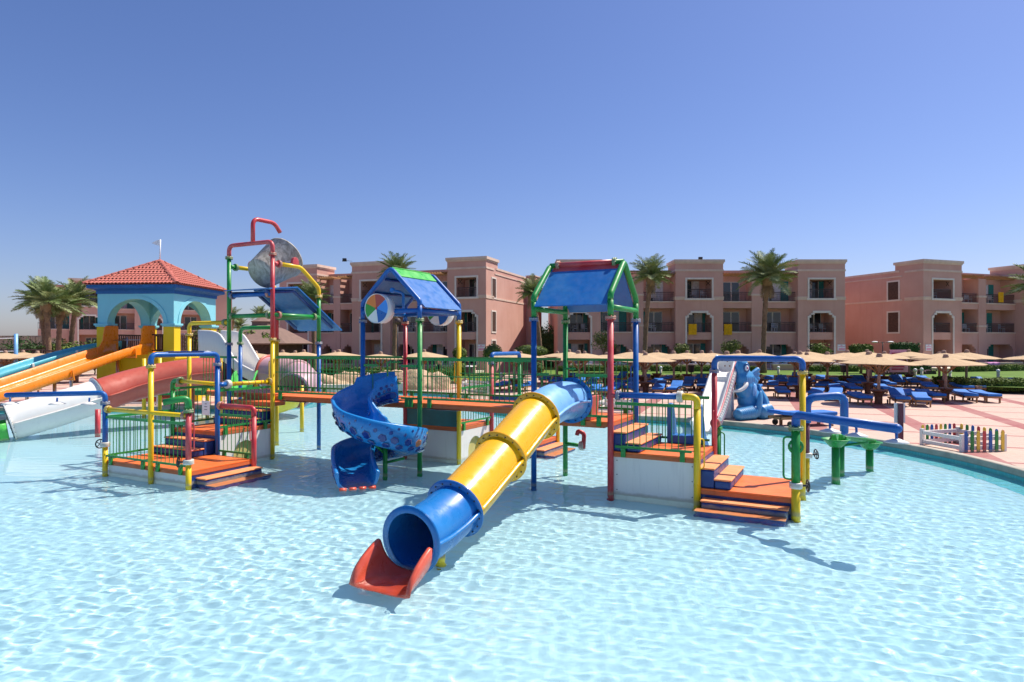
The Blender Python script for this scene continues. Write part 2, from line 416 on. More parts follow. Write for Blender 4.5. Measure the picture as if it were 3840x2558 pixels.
# paving out to the gardens, the raised stone edge, the tiled wall, a tiled shelf under water
far_pts = []
for p in edge:
    d = Vector((p.x, p.y, 0)).normalized(); far_pts.append(d * max(76, p.length + 20) + Vector((0, 0, DECK_Z)))
strip([edge, [a.lerp(b, .3) for a, b in zip(edge, far_pts)], far_pts], 'paving', 'paved_deck')
z = lambda p, dz: Vector((p.x, p.y, p.z + dz))
strip([[z(p - n_*.03, -.10) for p, n_ in zip(edge, nrm)], [z(p - n_*.03, .035) for p, n_ in zip(edge, nrm)], [z(p - n_*.01, .05) for p, n_ in zip(edge, nrm)],
       [z(p + n_*.15, .05) for p, n_ in zip(edge, nrm)], [z(p + n_*.17, -.02) for p, n_ in zip(edge, nrm)]], 'edge_stone', 'pool_edge')
RECV.append(strip([[z(p, -.05) for p in edge], [Vector((p.x, p.y, FLOOR_Z - .02)) for p in edge]], 'pool_tile', 'pool_wall'))
RECV.append(strip([[Vector((p.x, p.y, FLOOR_Z + .012)) for p in edge], [Vector((p.x - n_.x*.75, p.y - n_.y*.75, FLOOR_Z + .012)) for p, n_ in zip(edge, nrm)]], 'pool_tile', 'pool_tile_strip'))
mb = MB(); mb.add([(-4000, 55, .05), (4000, 55, .05), (4000, 5000, .05), (-4000, 5000, .05)], [(0, 1, 2, 3)]); struct('ground', mb, 'sand')

LAWN_Z = .55
def sheet(name, pts, zz, mat):
    mb = MB(); mb.add([(p.x, p.y, zz) for p in pts], [tuple(range(len(pts)))]); return struct(name, mb, mat)
# right-hand garden: low stone wall, lawn behind it
wall_line = [AT(2030, 51, 0), AT(2250, 50.5, 0), AT(2600, 50.5, 0), AT(3000, 50, 0), AT(3250, 49.5, 0), AT(3400, 48, 0), AT(3500, 44, 0), AT(3560, 40, 0), AT(3660, 37.5, 0), AT(3850, 36.5, 0), AT(4300, 36, 0)]
sheet('lawn', wall_line + [Vector((75, 62, 0)), Vector((70, 95, 0)), Vector((3, 95, 0)), Vector((2.6, 60, 0))], LAWN_Z, 'lawn')
left_line = [AT(1180, 44, 0), AT(1400, 46.5, 0), AT(1600, 47, 0), AT(1780, 46, 0), AT(1850, 46.5, 0)]
sheet('lawn', left_line + [AT(1900, 60, 0), AT(1100, 66, 0)], .32, 'lawn')
def stone_wall(name, line, z0, z1, label, cat='stone wall', mat='rubble', t=.35):
    """a dry-laid wall: a core with every face stone standing proud of it"""
    base_o = thing(name, label, cat, line[0])
    core = MB(); rnd = random.Random(5)
    st = MB(); rr = []
    for _ in range(6):
        b = MB(); h = [.5*rnd.uniform(.85, 1), .5*rnd.uniform(.8, 1), .5]
        b.box((-h[0], -h[2], -h[1]), (h[0], h[2], h[1])); rr.append(b.mesh('stone', mat, .12))
    k = 0
    for a, b in zip(line, line[1:]):
        d = (b - a); L = d.length; d.normalize(); n_ = Vector((d.y, -d.x, 0)); M = orient(Vector((a.x, a.y, 0)), d, -n_, Vector((0, 0, 1)))
        core.box((0, 0, z0), (L, t, z1 - .03), 0, M)
        s = 0; rowh = (z1 - z0)/2
        while s < L:
            w = rnd.uniform(.35, .75)
            for r in range(2):
                if k < 290:
                    o = bpy.data.objects.new('stone', rnd.choice(rr)); COL.objects.link(o); o.parent = base_o; o.matrix_parent_inverse = Matrix.Translation(-base_o.location)
                    q = a + d*(s + w*.5 + rnd.uniform(-.06, .06)); o.location = (q.x, q.y, z0 + rowh*(r + .5)); o.rotation_euler.z = math.atan2(d.y, d.x) + rnd.uniform(-.05, .05); o.scale = (w*.98, .14, rowh*.98); k += 1
            s += w
    obj('core', core, mat, base_o); return base_o
stone_wall('garden_wall', wall_line[:9], .15, .62, 'low rough stone garden wall behind the rows of blue loungers')
stone_wall('garden_wall', left_line, .15, .36, 'low stone kerb wall below the lawn behind the boulders')

# ---------------------------------------------------------------- foliage
def leaves(mb, pts, nrms, size, rnd, jitter=.8):
    for p, n_ in zip(pts, nrms):
        a = Vector((rnd.gauss(0, 1), rnd.gauss(0, 1), rnd.gauss(0, 1))).normalized()
        nn = (Vector(n_) + a*jitter).normalized(); t = nn.cross(Vector((rnd.random()-.5, rnd.random()-.5, rnd.random()-.5))).normalized(); b = nn.cross(t)
        s = size*rnd.uniform(.6, 1.3); p = Vector(p)
        mb.add([p - t*s, p + b*s*.42, p + t*s, p - b*s*.42], [(0, 1, 2, 3)])

def hedge_mesh(L, w, h, dens, size, seed, mat, round_=.0):
    rnd = random.Random(seed); mb = MB(); pts = []; ns = []
    def put(x, y, zz, n_):
        k = 1 + .14*math.sin(x*3.1 + seed) * math.sin(x*1.3 + y*4)
        pts.append((x, y*k, zz*k*rnd.uniform(.93, 1.05))); ns.append(n_)
    for _ in range(int(L*w*dens*1.1)): put(rnd.uniform(-L/2, L/2), rnd.uniform(-w/2, w/2), h*rnd.uniform(.88, 1.03), (0, 0, 1))
    for _ in range(int(L*h*dens)): put(rnd.uniform(-L/2, L/2), -w/2*rnd.uniform(.86, 1.05), h*rnd.random(), (0, -1, .3))
    for _ in range(int(L*h*dens*.35)): put(rnd.uniform(-L/2, L/2), w/2*rnd.uniform(.86, 1.05), h*rnd.random(), (0, 1, .3))
    for sx in (-1, 1):
        for _ in range(int(w*h*dens)): put(sx*L/2*rnd.uniform(.94, 1.01), rnd.uniform(-w/2, w/2), h*rnd.random(), (sx, 0, .3))
    leaves(mb, pts, ns, size, rnd)
    return mb.mesh('foliage', mat, fix=False)

def hedge(name, a, b, w, h, label, cat='hedge', mat='leaf_hedge', z0=LAWN_Z, size=.095, dens=170, seed=1, group=None):
    a, b = Vector(a), Vector(b); d = b - a; L = d.length; c = (a + b)/2
    t = thing(name, label, cat, (c.x, c.y, z0), group, math.atan2(d.y, d.x))
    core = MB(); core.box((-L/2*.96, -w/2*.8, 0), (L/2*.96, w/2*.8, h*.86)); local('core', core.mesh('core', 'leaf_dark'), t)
    local('foliage', hedge_mesh(L, w, h, dens, size, seed, mat), t); return t

def crown_mesh(rad, n, size, seed, mat, lobes=7, hollow=.55):
    rnd = random.Random(seed); mb = MB(); pts = []; ns = []
    L = [(Vector((rnd.uniform(-1, 1)*rad[0]*.55, rnd.uniform(-1, 1)*rad[1]*.55, rnd.uniform(-.6, .8)*rad[2]*.6)), rnd.uniform(.38, .62)) for _ in range(lobes)]
    for _ in range(n):
        c, s = rnd.choice(L); d = Vector((rnd.gauss(0, 1), rnd.gauss(0, 1), rnd.gauss(0, 1))).normalized(); q = rnd.uniform(hollow, 1.08)
        pts.append(c + Vector((d.x*rad[0]*s*q, d.y*rad[1]*s*q, d.z*rad[2]*s*q))); ns.append(d)
    leaves(mb, pts, ns, size, rnd); return mb.mesh('crown', mat, fix=False)

def ball_bush(name, p, rad, label, cat='bush', mat='leaf_hedge', n=700, size=.1, seed=1, lobes=1, trunk=0, group=None):
    t = thing(name, label, cat, p, group); rnd = random.Random(seed)
    rx, ry, rz = rad
    if lobes == 1:
        mb = MB(); pts = []; ns = []
        for _ in range(n):
            d = Vector((rnd.gauss(0, 1), rnd.gauss(0, 1), rnd.gauss(0, 1))).normalized(); q = rnd.uniform(.88, 1.04)
            pts.append((d.x*rx*q, d.y*ry*q, trunk + rz + d.z*rz*q)); ns.append(d)
        leaves(mb, pts, ns, size, rnd, .6); local('crown', mb.mesh('crown', mat, fix=False), t)
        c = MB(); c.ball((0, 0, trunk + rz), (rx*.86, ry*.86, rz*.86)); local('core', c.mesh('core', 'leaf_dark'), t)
    else:
        local('crown', crown_mesh(rad, n, size, seed, mat, lobes), t, (0, 0, trunk + rz))
    if trunk:
        mb = MB(); mb.tube([(0, 0, 0), (.03, .02, trunk*.5), (-.02, .03, trunk + rz*.6)], [.07, .055, .03], 7)
        if lobes > 1:
            for k in range(5):
                a = k*1.26; mb.tube([(0, 0, trunk*.8), (rx*.3*math.cos(a), ry*.3*math.sin(a), trunk + rz*.5), (rx*.6*math.cos(a), ry*.6*math.sin(a), trunk + rz*1.1)], [.03, .02, .01], 5)
        local('trunk', mb.mesh('trunk', 'trunk'), t)
    return t

# palms
def frond_mesh(kind, mat):
    rnd = random.Random(kind*11 + 3); mb = MB(); L = 1.0
    def pos(s): return Vector((s*L*(1 - .10*s), 0, .10*s - (.22 + .09*kind)*s*s*L))
    mb.tube([pos(i/8) for i in range(9)], [.014*(1 - .8*i/8) for i in range(9)], 4)
    for i in range(42):
        s = .12 + .88*i/41; p = pos(s); t = (pos(min(1, s + .03)) - pos(s - .03)).normalized()
        for side in (-1, 1):
            l = (.26*math.sin(math.pi*min(1, .18 + s*.80)) + .05)*rnd.uniform(.8, 1.12)
            d = (Vector((0, side, 0))*.85 + t*rnd.uniform(.5, .8) + Vector((0, 0, rnd.uniform(.02, .40)))).normalized()
            w = t*.0068; e = p + d*l + Vector((0, 0, -.10*l)); m_ = p + d*l*.5
            mb.add([p - w, p + w, m_ + w*1.2, e, m_ - w*1.2], [(0, 1, 2, 3, 4)])
    return mb.mesh('frond', mat, fix=False)
FRONDS = [frond_mesh(k, m_) for k, m_ in ((0, 'frond'), (1, 'frond'), (2, 'frond_pale'), (1, 'frond_pale'))]
DRY = frond_mesh(3, 'frond_dry')
def palm(p, crown_z, rad, label, lean=(0, 0), n=40, seed=1, r0=.24, group='date palms around the hotel', wind=0):
    n = int(n*.8); rnd = random.Random(seed); p = Vector(p)
    t = thing('palm_tree', label, 'palm tree', p, group); H = crown_z - p.z
    path = [Vector((lean[0]*s*s, lean[1]*s*s, H*s)) for s in [i/26 for i in range(27)]]
    mb = MB(); mb.tube(path, [(r0*(1.25 - .45*min(1, i/6)) if i < 6 else r0*.8)*(1 + (.10 if i % 2 else -.05)) for i in range(27)], 12)
    local('trunk', mb.mesh('trunk', 'trunk'), t)
    top = path[-1]
    mb = MB(); mb.lathe([(r0*.8, -1.0), (r0*1.5, -.55), (r0*1.7, -.1), (r0*1.1, .25), (.03, .45)], 10, top); local('boot', mb.mesh('boot', 'frond_dry'), t)
    for k in range(n):
        q = (k + .5)/n; el = R(84 - 100*q**.95 + rnd.uniform(-7, 7)); az = k*2.39996 + rnd.uniform(-.2, .2)
        o = local('frond', rnd.choice(FRONDS), t, top + Vector((0, 0, .1)), (rnd.uniform(-.35, .35), -el, az + wind*math.sin(az)*.5), (rad*rnd.uniform(.85, 1.12),)*3)
    for k in range(7):
        local('dead_frond', DRY, t, top - Vector((0, 0, .2)), (0, R(48 + rnd.uniform(-8, 12)), k*.9 + rnd.uniform(-.3, .3)), (rad*.55,)*3)
    return t
# ---------------------------------------------------------------- the water-play structure, on its own 1.7 m grid
TH = R(27.7); U3 = Vector((math.sin(TH), math.cos(TH), 0)); V3 = Vector((math.cos(TH), -math.sin(TH), 0)); Z3 = Vector((0, 0, 1))
ORG = Vector((-2.149, 15.155, 0)); BAY = 1.7
def W(u, v, zz=0.0): return ORG + U3*u + V3*v + Z3*zz
PR = .058                                                                    # pipe radius
ZL, ZM, ZU, ZR = .30, .86, 1.62, 1.44                                        # deck levels

FL_ME = {}
def flange(parent, p, axis, mat, r=None):
    r = r or PR; key = (mat, round(r, 3))
    if key not in FL_ME:
        mb = MB(); mb.lathe([(r*1.02, -.03), (r*1.75, -.03), (r*1.75, -.004), (r*1.68, -.004), (r*1.68, .004), (r*1.75, .004), (r*1.75, .03), (r*1.02, .03)], 18)
        for k in range(8):
            a = k*math.pi/4; mb.lathe([(.001, -.05), (.011, -.05), (.011, .05), (.001, .05)], 6, (r*1.45*math.cos(a), r*1.45*math.sin(a), 0))
        FL_ME[key] = mb.mesh('flange', mat)
    o = bpy.data.objects.new('flange', FL_ME[key]); link(o, parent); o.location = p
    o.rotation_euler = Vector(axis).to_track_quat('Z', 'Y').to_euler(); return o

def pipe(parent, pts, mat, r=PR, name='pipe', er=.2, n=14, recv=False):
    mb = MB(); mb.tube(bend(pts, er) if len(pts) > 2 else pts, r, n)
    o = obj(name, mb, mat, parent, fix=False)
    if recv: RECV.append(o)
    return o

def post(parent, u, v, segs, r=PR, joints=True, z0=-.42):
    """an upright of coloured pipe lengths [(top, paint)...] bolted together; returns its top"""
    a = z0; last = None
    for i, (t, m_) in enumerate(segs):
        o = pipe(parent, [W(u, v, a), W(u, v, t)], m_, r, 'post', recv=(i == 0))
        if i and joints: flange(o, W(u, v, a), Z3, segs[i-1][1], r)
        a = t; last = o
    return last

def collar(parent, p, axis=Z3, wheel=None, side=None):
    """white valve collar with its black handwheel"""
    mb = MB(); mb.lathe([(.0, -.05), (.105, -.05), (.11, -.04), (.11, .04), (.105, .05), (.0, .05)], 18)
    o = obj('valve_collar', mb.mesh('valve_collar', 'white'), None, parent); o.location = p; o.rotation_euler = Vector(axis).to_track_quat('Z', 'Y').to_euler()
    if wheel is not None:
        w = Vector(wheel).normalized(); q = Vector(p) + w*.2; mb = MB(); x = w.orthogonal().normalized(); y = w.cross(x)
        mb.tube([Vector(p) + w*.08, q + w*.02], .02, 8)
        ring = [q + x*(.1*math.cos(a)) + y*(.1*math.sin(a)) for a in [i*math.pi/10 for i in range(21)]]; mb.tube(ring, .014, 6, cap=False)
        for k in range(5):
            a = k*2*math.pi/5; mb.tube([q, q + x*(.1*math.cos(a)) + y*(.1*math.sin(a))], .009, 5)
        obj('handwheel', mb, 'dark_metal', parent)
    return o

BAR = MB().tube([(0, 0, 0), (0, 0, 1)], .0095, 6, cap=False).mesh('bar', 'green', fix=False)
def railing(parent, a, b, zz, h=1.0, gap=.125, mid=False, drop=0, tabs=True, lo=.10):
    """flat-topped green railing from grid point a to b; its bars are pieces of their own"""
    A, B = W(*a, zz), W(*b, zz); d = (B - A); L = d.length; d.normalize(); n_ = d.cross(Z3)
    M = orient(A, d, -n_, Z3); mb = MB()
    mb.box((0, -.018, h - .03), (L, .018, h + .03), 0, M); o = obj('railing', mb, 'green', parent)
    mb = MB(); mb.box((0, -.016, lo - .02), (L, .016, lo + .025), 0, M); obj('bottom_rail', mb, 'green', o)
    if mid: mb = MB(); mb.box((0, -.012, h*.62 - .012), (L, .012, h*.62 + .012), 0, M); obj('middle_rail', mb, 'green', o)
    if tabs and L > .4:
        for s in (.12, L - .22): mb = MB(); mb.box((s, -.03, -.10), (s + .09, .026, lo - .021), 0, M); obj('rail_bracket', mb, 'green', o)
    k = max(2, int(L/gap))
    for i in range(1, k):
        c = bpy.data.objects.new('bar', BAR); link(c, o); p = A + d*(L*i/k); c.location = (p.x, p.y, zz + lo); c.scale = (1, 1, h - lo)
    return o

def deck(parent, u0, u1, v0, v1, zz, mat='deck_orange', edge='deck_edge'):
    mb = MB(); M = orient(W(0, 0), V3, U3, Z3); g = .012
    mb.box((v0 + g, u0 + g, zz - .035), (v1 - g, u1 - g, zz), 0, M)
    o = obj('deck_board', mb, mat, parent, .008)
    mb = MB(); mb.box((v0 + g + .003, u0 + g + .003, zz - .11), (v1 - g - .003, u1 - g - .003, zz - .0355), 0, M); mb.box((v0 + .2, u0 + .2, zz - .16), (v1 - .2, u1 - .2, zz - .1105), 0, M)
    obj('deck_rim', mb, edge, parent, .006); return o

def gbox(parent, name, u0, u1, v0, v1, z0, z1, mat, bev=.01, recv=False):
    mb = MB(); mb.box((v0, u0, z0), (v1, u1, z1), 0, orient(W(0, 0), V3, U3, Z3)); o = obj(name, mb, mat, parent, bev)
    if recv: RECV.append(o)
    return o

def steps(parent, u0, u1, v0, v1, tops, axis):
    """moulded steps: blue riser blocks with rounded orange treads; axis +v, -v, +u or -u is the way down"""
    n_ = len(tops); sgn = 1 if axis[0] == '+' else -1
    for i, zt in enumerate(tops):
        dpt = .30
        if axis[1] == 'v':
            s = (v0 if sgn > 0 else v1) + sgn*dpt*i; lim = (u0 + .05, u1 - .05, min(s, s + sgn*dpt), max(s, s + sgn*dpt))
        else:
            s = (u0 if sgn > 0 else u1) + sgn*dpt*i; lim = (min(s, s + sgn*dpt), max(s, s + sgn*dpt), v0 + .05, v1 - .05)
        lo = -.42 if tops[-1] < .25 else (.30 if tops[-1] < .8 else .86)
        r = gbox(parent, 'step_riser', lim[0] + .004*i, lim[1] - .004*i, lim[2] + .004*i, lim[3] - .004*i, lo + .002, zt - .035, 'navy', .03, recv=lo < 0)
        gbox(parent, 'step_tread', lim[0] - .012, lim[1] + .012, lim[2] - .012, lim[3] + .012, zt - .034, zt, 'tread', .015, recv=lo < 0)

def arch_panel(parent, u0, u1, v, z0, z1, cu, r, zc, thick=.04, inset=.03, flat=False):
    """white side panel with a round-headed crawl hole showing the cream board behind it"""
    mb = MB(); N = 20
    rim = [(cu + r*math.cos(math.pi*k/N), zc + r*math.sin(math.pi*k/N)) for k in range(N + 1)]
    rim = [(cu + r, z0)] + rim + [(cu - r, z0)]
    outer = [(u1, z0)] + [(u1, z1)]*0
    m_ = len(rim); o2 = []
    for (a, b) in rim:                                                     # project each hole point out to the panel border
        d = Vector((a - cu, b - zc)); 
        if b <= z0 + 1e-6: o2.append((u1 if a > cu else u0, z0)); continue
        k = min((u1 - cu)/d.x if d.x > 1e-6 else 1e9, (u0 - cu)/d.x if d.x < -1e-6 else 1e9, (z1 - zc)/d.y if d.y > 1e-6 else 1e9)
        o2.append((cu + d.x*k, zc + d.y*k))
    pts = []
    for k in range(m_):
        for vv in (v, v + thick):
            pts += [W(rim[k][0], vv, rim[k][1]), W(o2[k][0], vv, o2[k][1])]
    fs = []
    for k in range(m_ - 1):
        a, b = k*4, (k + 1)*4
        fs += [(a, a+1, b+1, b), (a+2, b+2, b+3, a+3), (a, b, b+2, a+2), (a+1, a+3, b+3, b+1)]
    mb.add(pts, fs); 
    for cz, sgn in ((u1, 1), (u0, -1)):                                     # the two top corners the rays miss
        pass
    o = obj('side_panel', mb, 'panel', parent); RECV.append(o)
    # corner fillers: triangles at the upper corners
    mb = MB(); best = [q for q in o2]
    for side in (1, -1):
        cx = u1 if side > 0 else u0
        onside = [q for q in o2 if abs(q[0] - cx) < 1e-6]; ontop = [q for q in o2 if abs(q[1] - z1) < 1e-6]
        if onside and ontop:
            a = max(onside, key=lambda q: q[1]); b = (max if side > 0 else min)(ontop, key=lambda q: q[0])
            mb = MB(); mb.prism([W(a[0], v + .001, a[1]), W(cx, v + .001, z1), W(b[0], v + .001, b[1])], V3*(thick - .002)); obj('panel_corner', mb, 'panel', parent)
    gbox(parent, 'crawl_hole_back', cu - r - .15, cu + r + .15, v - inset - .02, v - inset, z0, z1 - .1, 'hole_cream', 0, True)

# ----- left tower: low deck, stairs, tipping bucket
T = thing('play_tower', 'tall multi-coloured water-play tower carrying a tipping bucket and low railed deck', 'play tower', W(-1.7, -5))
LT = T
b_ = BAY; vA, vB, vC = -6.5, -4.8, -3.53
deck(T, -2*b_, -b_, vA, vC, ZL)
gbox(T, 'skirt_panel', -2*b_ + .05, -2*b_ + .09, vA + .06, vC - .04, -.42, ZL - .112, 'panel', 0, True)
gbox(T, 'skirt_panel', -2*b_ + .1, -b_ - .05, vA + .05, vA + .09, -.42, ZL - .112, 'panel', 0, True)
gbox(T, 'riser_panel', -2*b_ + .06, -b_ - .04, vC - .07, vC - .03, -.42, ZL - .112, 'navy', 0, True)
steps(T, -2*b_ + .15, -b_ + .05, vC - .02, vC, [.13, -.03], '+v')
steps(T, -b_ - .6, -b_, vA + .05, vB - .05, [.675, .49], '-u')
gbox(T, 'riser_panel', -b_ + .02, -b_ + .05, vA + .06, vB - .06, ZL + .002, ZM - .112, 'navy', 0)
deck(T, -b_, 0, vA, vB, ZM)
arch_panel(T, -b_ + .06, -.06, vB - .06, -.42, ZM - .112, -.86, .36, .18)
gbox(T, 'skirt_panel', -b_ + .06, -.06, vA + .02, vA + .06, -.42, ZM - .112, 'panel', 0, True)
steps(T, -.62, 0, vA + .05, vB - .05, [1.24, 1.05], '-u')
deck(T, 0, .45, vA, vB, ZR)
gbox(T, 'riser_panel', .0, .04, vA + .05, vB - .05, ZM + .002, ZR - .165, 'navy', 0)
gbox(T, 'riser_panel', .452, .49, vA + .05, vB - .05, ZR - .1, ZU - .112, 'deck_edge', 0)
deck(T, .455, b_, vA, vB, ZU)
# uprights
post(T, -2*b_, vA, [(.62, 'yellow'), (1.62, 'blue')], joints=False); collar(T, W(-2*b_, vA, .66), wheel=-V3)
p0 = W(-2*b_, vA, 1.62); arm_end = Vector((-11.45, 14.75, 1.84))
o = pipe(T, [p0 - Z3*.02, W(-2*b_, vA, 1.86), arm_end], 'blue', name='spray_arm', er=.24); flange(o, p0 + Z3*.0, Z3, 'blue')
mb = MB(); mb.ball(arm_end, PR, 12, 8); obj('end_cap', mb, 'blue', T)
def spray_head(parent, p):
    mb = MB(); mb.tube(bend([p + Vector((.05, -.05, 0)), p + Vector((.05, -.06, -.06)), p + Vector((.05, -.06, -.10))], .03), .02, 8); o = obj('spray_drop', mb, 'blue', parent)
    q = p + Vector((.05, -.06, -.13)); mb = MB(); mb.lathe([(.001, .035), (.05, .035), (.085, .02), (.17, -.012), (.165, -.02), (.06, -.008), (.001, -.008)], 18, q); obj('spray_dish', mb, 'white', o)
for s in (.17, .5, .97): spray_head(T, Vector(W(-2*b_, vA, 1.80)).lerp(arm_end, s) - Vector((0, 0, .05)))
post(T, -2*b_, vB, [(2.48, 'yellow')])
o = pipe(T, [W(-2*b_, vB, 2.48), W(-2*b_, vB, 2.76), W(-b_, vB, 2.76), W(-b_, vB, 2.48)], 'blue', name='arch_pipe', er=.24)
flange(o, W(-2*b_, vB, 2.5), Z3, 'yellow'); flange(o, W(-b_, vB, 2.5), Z3, 'blue')
mb = MB(); mb.box((-.055, .4, 2.815), (.055, 1.3, 2.835), 0, orient(W(-2*b_, vB), V3, U3, Z3)); obj('arch_plate', mb, 'navy', o)
post(T, -b_, vB, [(2.48, 'blue')], z0=-.42)
post(T, -2*b_, vC, [(.46, 'yellow'), (1.56, 'red')], joints=False); collar(T, W(-2*b_, vC, .5), wheel=-U3*.6 - V3*.8)
o = pipe(T, [W(-2*b_, vC, 1.56), W(-2*b_, vC, 1.86), W(-2*b_ - .40, vC - .26, 1.78)], 'green', r=.07, name='water_cannon', er=.14); flange(o, W(-2*b_, vC, 1.58), Z3, 'green')
mb = MB(); pc = W(-2*b_ - .40, vC - .26, 1.78); ax_ = (pc - W(-2*b_, vC, 1.86)).normalized(); mb.tube([pc + ax_*.001, pc + ax_*.004], .055, 14); obj('cannon_mouth', mb, 'black', o)
post(T, -b_, vC, [(1.3, 'red')])
o = pipe(T, [W(-b_, vC, 1.28), W(-b_, vC, 1.50), W(-b_, vB + .02, 1.50)], 'red', name='arch_pipe', er=.22); flange(o, W(-b_, vB + .12, 1.5), V3, 'red')
o = pipe(T, [W(-2*b_, vA, 1.48), W(-2*b_, vC, 1.48)], 'yellow', r=.048); flange(o, W(-2*b_, vA + .12, 1.48), V3, 'yellow', .05); flange(o, W(-2*b_, vC - .12, 1.48), V3, 'red', .05)
post(T, -b_, vA, [(1.8, 'green')])
o = pipe(T, [W(-b_, vA, 1.78), W(-b_, vA, 2.06), W(-b_, vA + .3, 2.06)], 'green', name='elbow', er=.2); flange(o, W(-b_, vA + .3, 2.06), V3, 'green')
pipe(T, [W(-b_, vA + .3, 2.06), W(-b_, vB, 2.02)], 'yellow', r=.048)
collar(T, W(-b_ + .3, vB, 2.0), U3); pipe(T, [W(-b_, vB, 2.0), W(-b_ + .26, vB, 2.0)], 'blue'); o = pipe(T, [W(-b_ + .34, vB, 2.0), W(0, vB, 2.0)], 'yellow', r=.05, name='drip_pipe'); flange(o, W(-.12, vB, 2.0), U3, 'yellow')
for k in range(5):
    mb = MB(); mb.lathe([(.051, -.008), (.056, -.008), (.056, .008), (.051, .008)], 14, M=W(-b_ + .5 + k*.2, vB, 2.0).to_4d() and Matrix.Translation(W(-b_ + .5 + k*.2, vB, 2.0)) @ U3.to_track_quat('Z', 'Y').to_matrix().to_4x4()); obj('drip_ring', mb, 'deck_edge', o)
# bucket tower uprights
ZB = 5.36
post(T, 0, vA, [(3.0, 'blue'), (5.38, 'green')]); post(T, 0, vB, [(3.12, 'yellow'), (5.38, 'red')])
post(T, b_, vB, [(3.02, 'blue'), (4.36, 'green')]); post(T, b_, vA, [(3.1, 'yellow'), (4.36, 'red')])
o = pipe(T, [W(0, vA, 5.38), W(0, vA, 5.74), W(0, vB, 5.74), W(0, vB, 5.38)], 'red', name='arch_pipe', er=.26)
flange(o, W(0, vA, 5.4), Z3, 'green'); flange(o, W(0, vB, 5.4), Z3, 'red')
mv = (vA + vB)/2 + .1
pipe(T, [W(0, mv, 5.74), W(0, mv, 6.42), W(.75, mv, 6.42), W(.95, mv, 6.18)], 'red', name='filling_spout', er=.2)
for vv, mA in ((vA, 'green'), (vB, 'red')):
    o = pipe(T, [W(0, vv, 5.16), W(.22, vv, 5.16)], mA, name='stub'); flange(o, W(.22, vv, 5.16), U3, mA)
    o = pipe(T, [W(.22, vv, 5.16), W(.98, vv, 5.16), W(b_, vv, 4.62), W(b_, vv, 4.36)], 'yellow', name='bucket_arm', er=.16); flange(o, W(b_, vv, 4.38), Z3, 'yellow')
    mb = MB(); sg = -1 if vv == vA else 1; Mb = orient(W(.78, vv, 5.16), U3, V3, Z3)
    mb.prism([Mb @ Vector((x, -.05, zz)) for x, zz in ((-.11, .04), (.11, .04), (.11, .14), (.07, .22), (0, .25), (-.07, .22), (-.11, .14))], V3*.1); obj('bearing', mb, 'red', T, .008)
# the bucket itself
cb = W(.78, (vA + vB)/2, 5.22); ax = (U3*.92 - V3*.08 + Z3*.58).normalized(); xx = V3.cross(ax).normalized(); yy = ax.cross(xx)
Mb = orient(cb, xx, yy, ax)
mb = MB(); mb.lathe([(.001, -.52), (.43, -.52), (.445, -.50), (.60, .50), (.62, .51), (.62, .54), (.59, .54), (.575, .49), (.425, -.48), (.001, -.48)], 36, M=Mb)
bk = obj('tipping_bucket', mb, 'bucket', None, label='weathered grey tipping bucket tilted above the tall tower', cat='bucket')
mb = MB(); mb.tube([W(.78, vA, 5.3), W(.78, vB, 5.3)], .022, 8); obj('axle', mb, 'steel', T)
# splash roof under it
rm = (vA + vB)/2
def slab(parent, name, a, b, c, d, t, mat):
    n_ = (Vector(b) - Vector(a)).cross(Vector(d) - Vector(a)).normalized()*t; mb = MB(); mb.prism([a, b, c, d], n_); return obj(name, mb, mat, parent)
slab(T, 'splash_panel', W(.87, vA - .04, 4.55), W(.87, vB + .04, 4.55), W(2.62, vB + .04, 3.40), W(2.62, vA - .04, 3.40), .03, 'roof_blue')
slab(T, 'splash_panel', W(-.14, vA - .04, 4.46), W(-.14, vB + .04, 4.46), W(.865, vB + .04, 4.57), W(.865, vA - .04, 4.57), .03, 'roof_blue')
for vv in (vA + .12, vB - .12):
    mb = MB(); mb.tube([W(-.1, vv, 4.39), W(.84, vv, 4.47), W(2.35, vv, 3.48)], .05, 10); obj('roof_rib', mb, 'navy', T)
o = pipe(T, [W(0, vA, 4.34), W(0, vB, 4.34)], 'blue'); flange(o, W(0, vA + .14, 4.34), V3, 'blue'); flange(o, W(0, vB - .14, 4.34), V3, 'red')
o = pipe(T, [W(0, vA, 3.77), W(0, vB, 3.77)], 'green'); flange(o, W(0, vA + .14, 3.77), V3, 'green'); flange(o, W(0, vB - .14, 3.77), V3, 'green')
o = pipe(T, [W(0, vB, 3.78), W(b_, vB, 3.78)], 'green'); flange(o, W(.2, vB, 3.78), U3, 'red'); flange(o, W(b_ - .2, vB, 3.78), U3, 'green')
o = pipe(T, [W(b_, vA, 3.77), W(b_, vB, 3.77)], 'green')
o = pipe(T, [W(0, vA, 3.60), W(0, vA - b_, 3.60), W(0, vA - b_, 3.25)], 'yellow', name='arch_pipe', er=.2); flange(o, W(0, vA - .16, 3.6), V3, 'green')
post(T, 0, vA - b_, [(3.28, 'yellow')]); flange(T, W(0, vA - b_, 3.27), Z3, 'yellow')
o = pipe(T, [W(b_, vA - b_ + .1, 3.0), W(b_, vA - b_ + .1, 3.5), W(b_, vA, 3.5)], 'green', name='arch_pipe', er=.22); flange(o, W(b_, vA - b_ + .1, 3.02), Z3, 'green')
post(T, b_, vA - b_ + .1, [(3.02, 'blue')])
deck(T, .3, b_, vA - b_ + .1, vA, ZU)
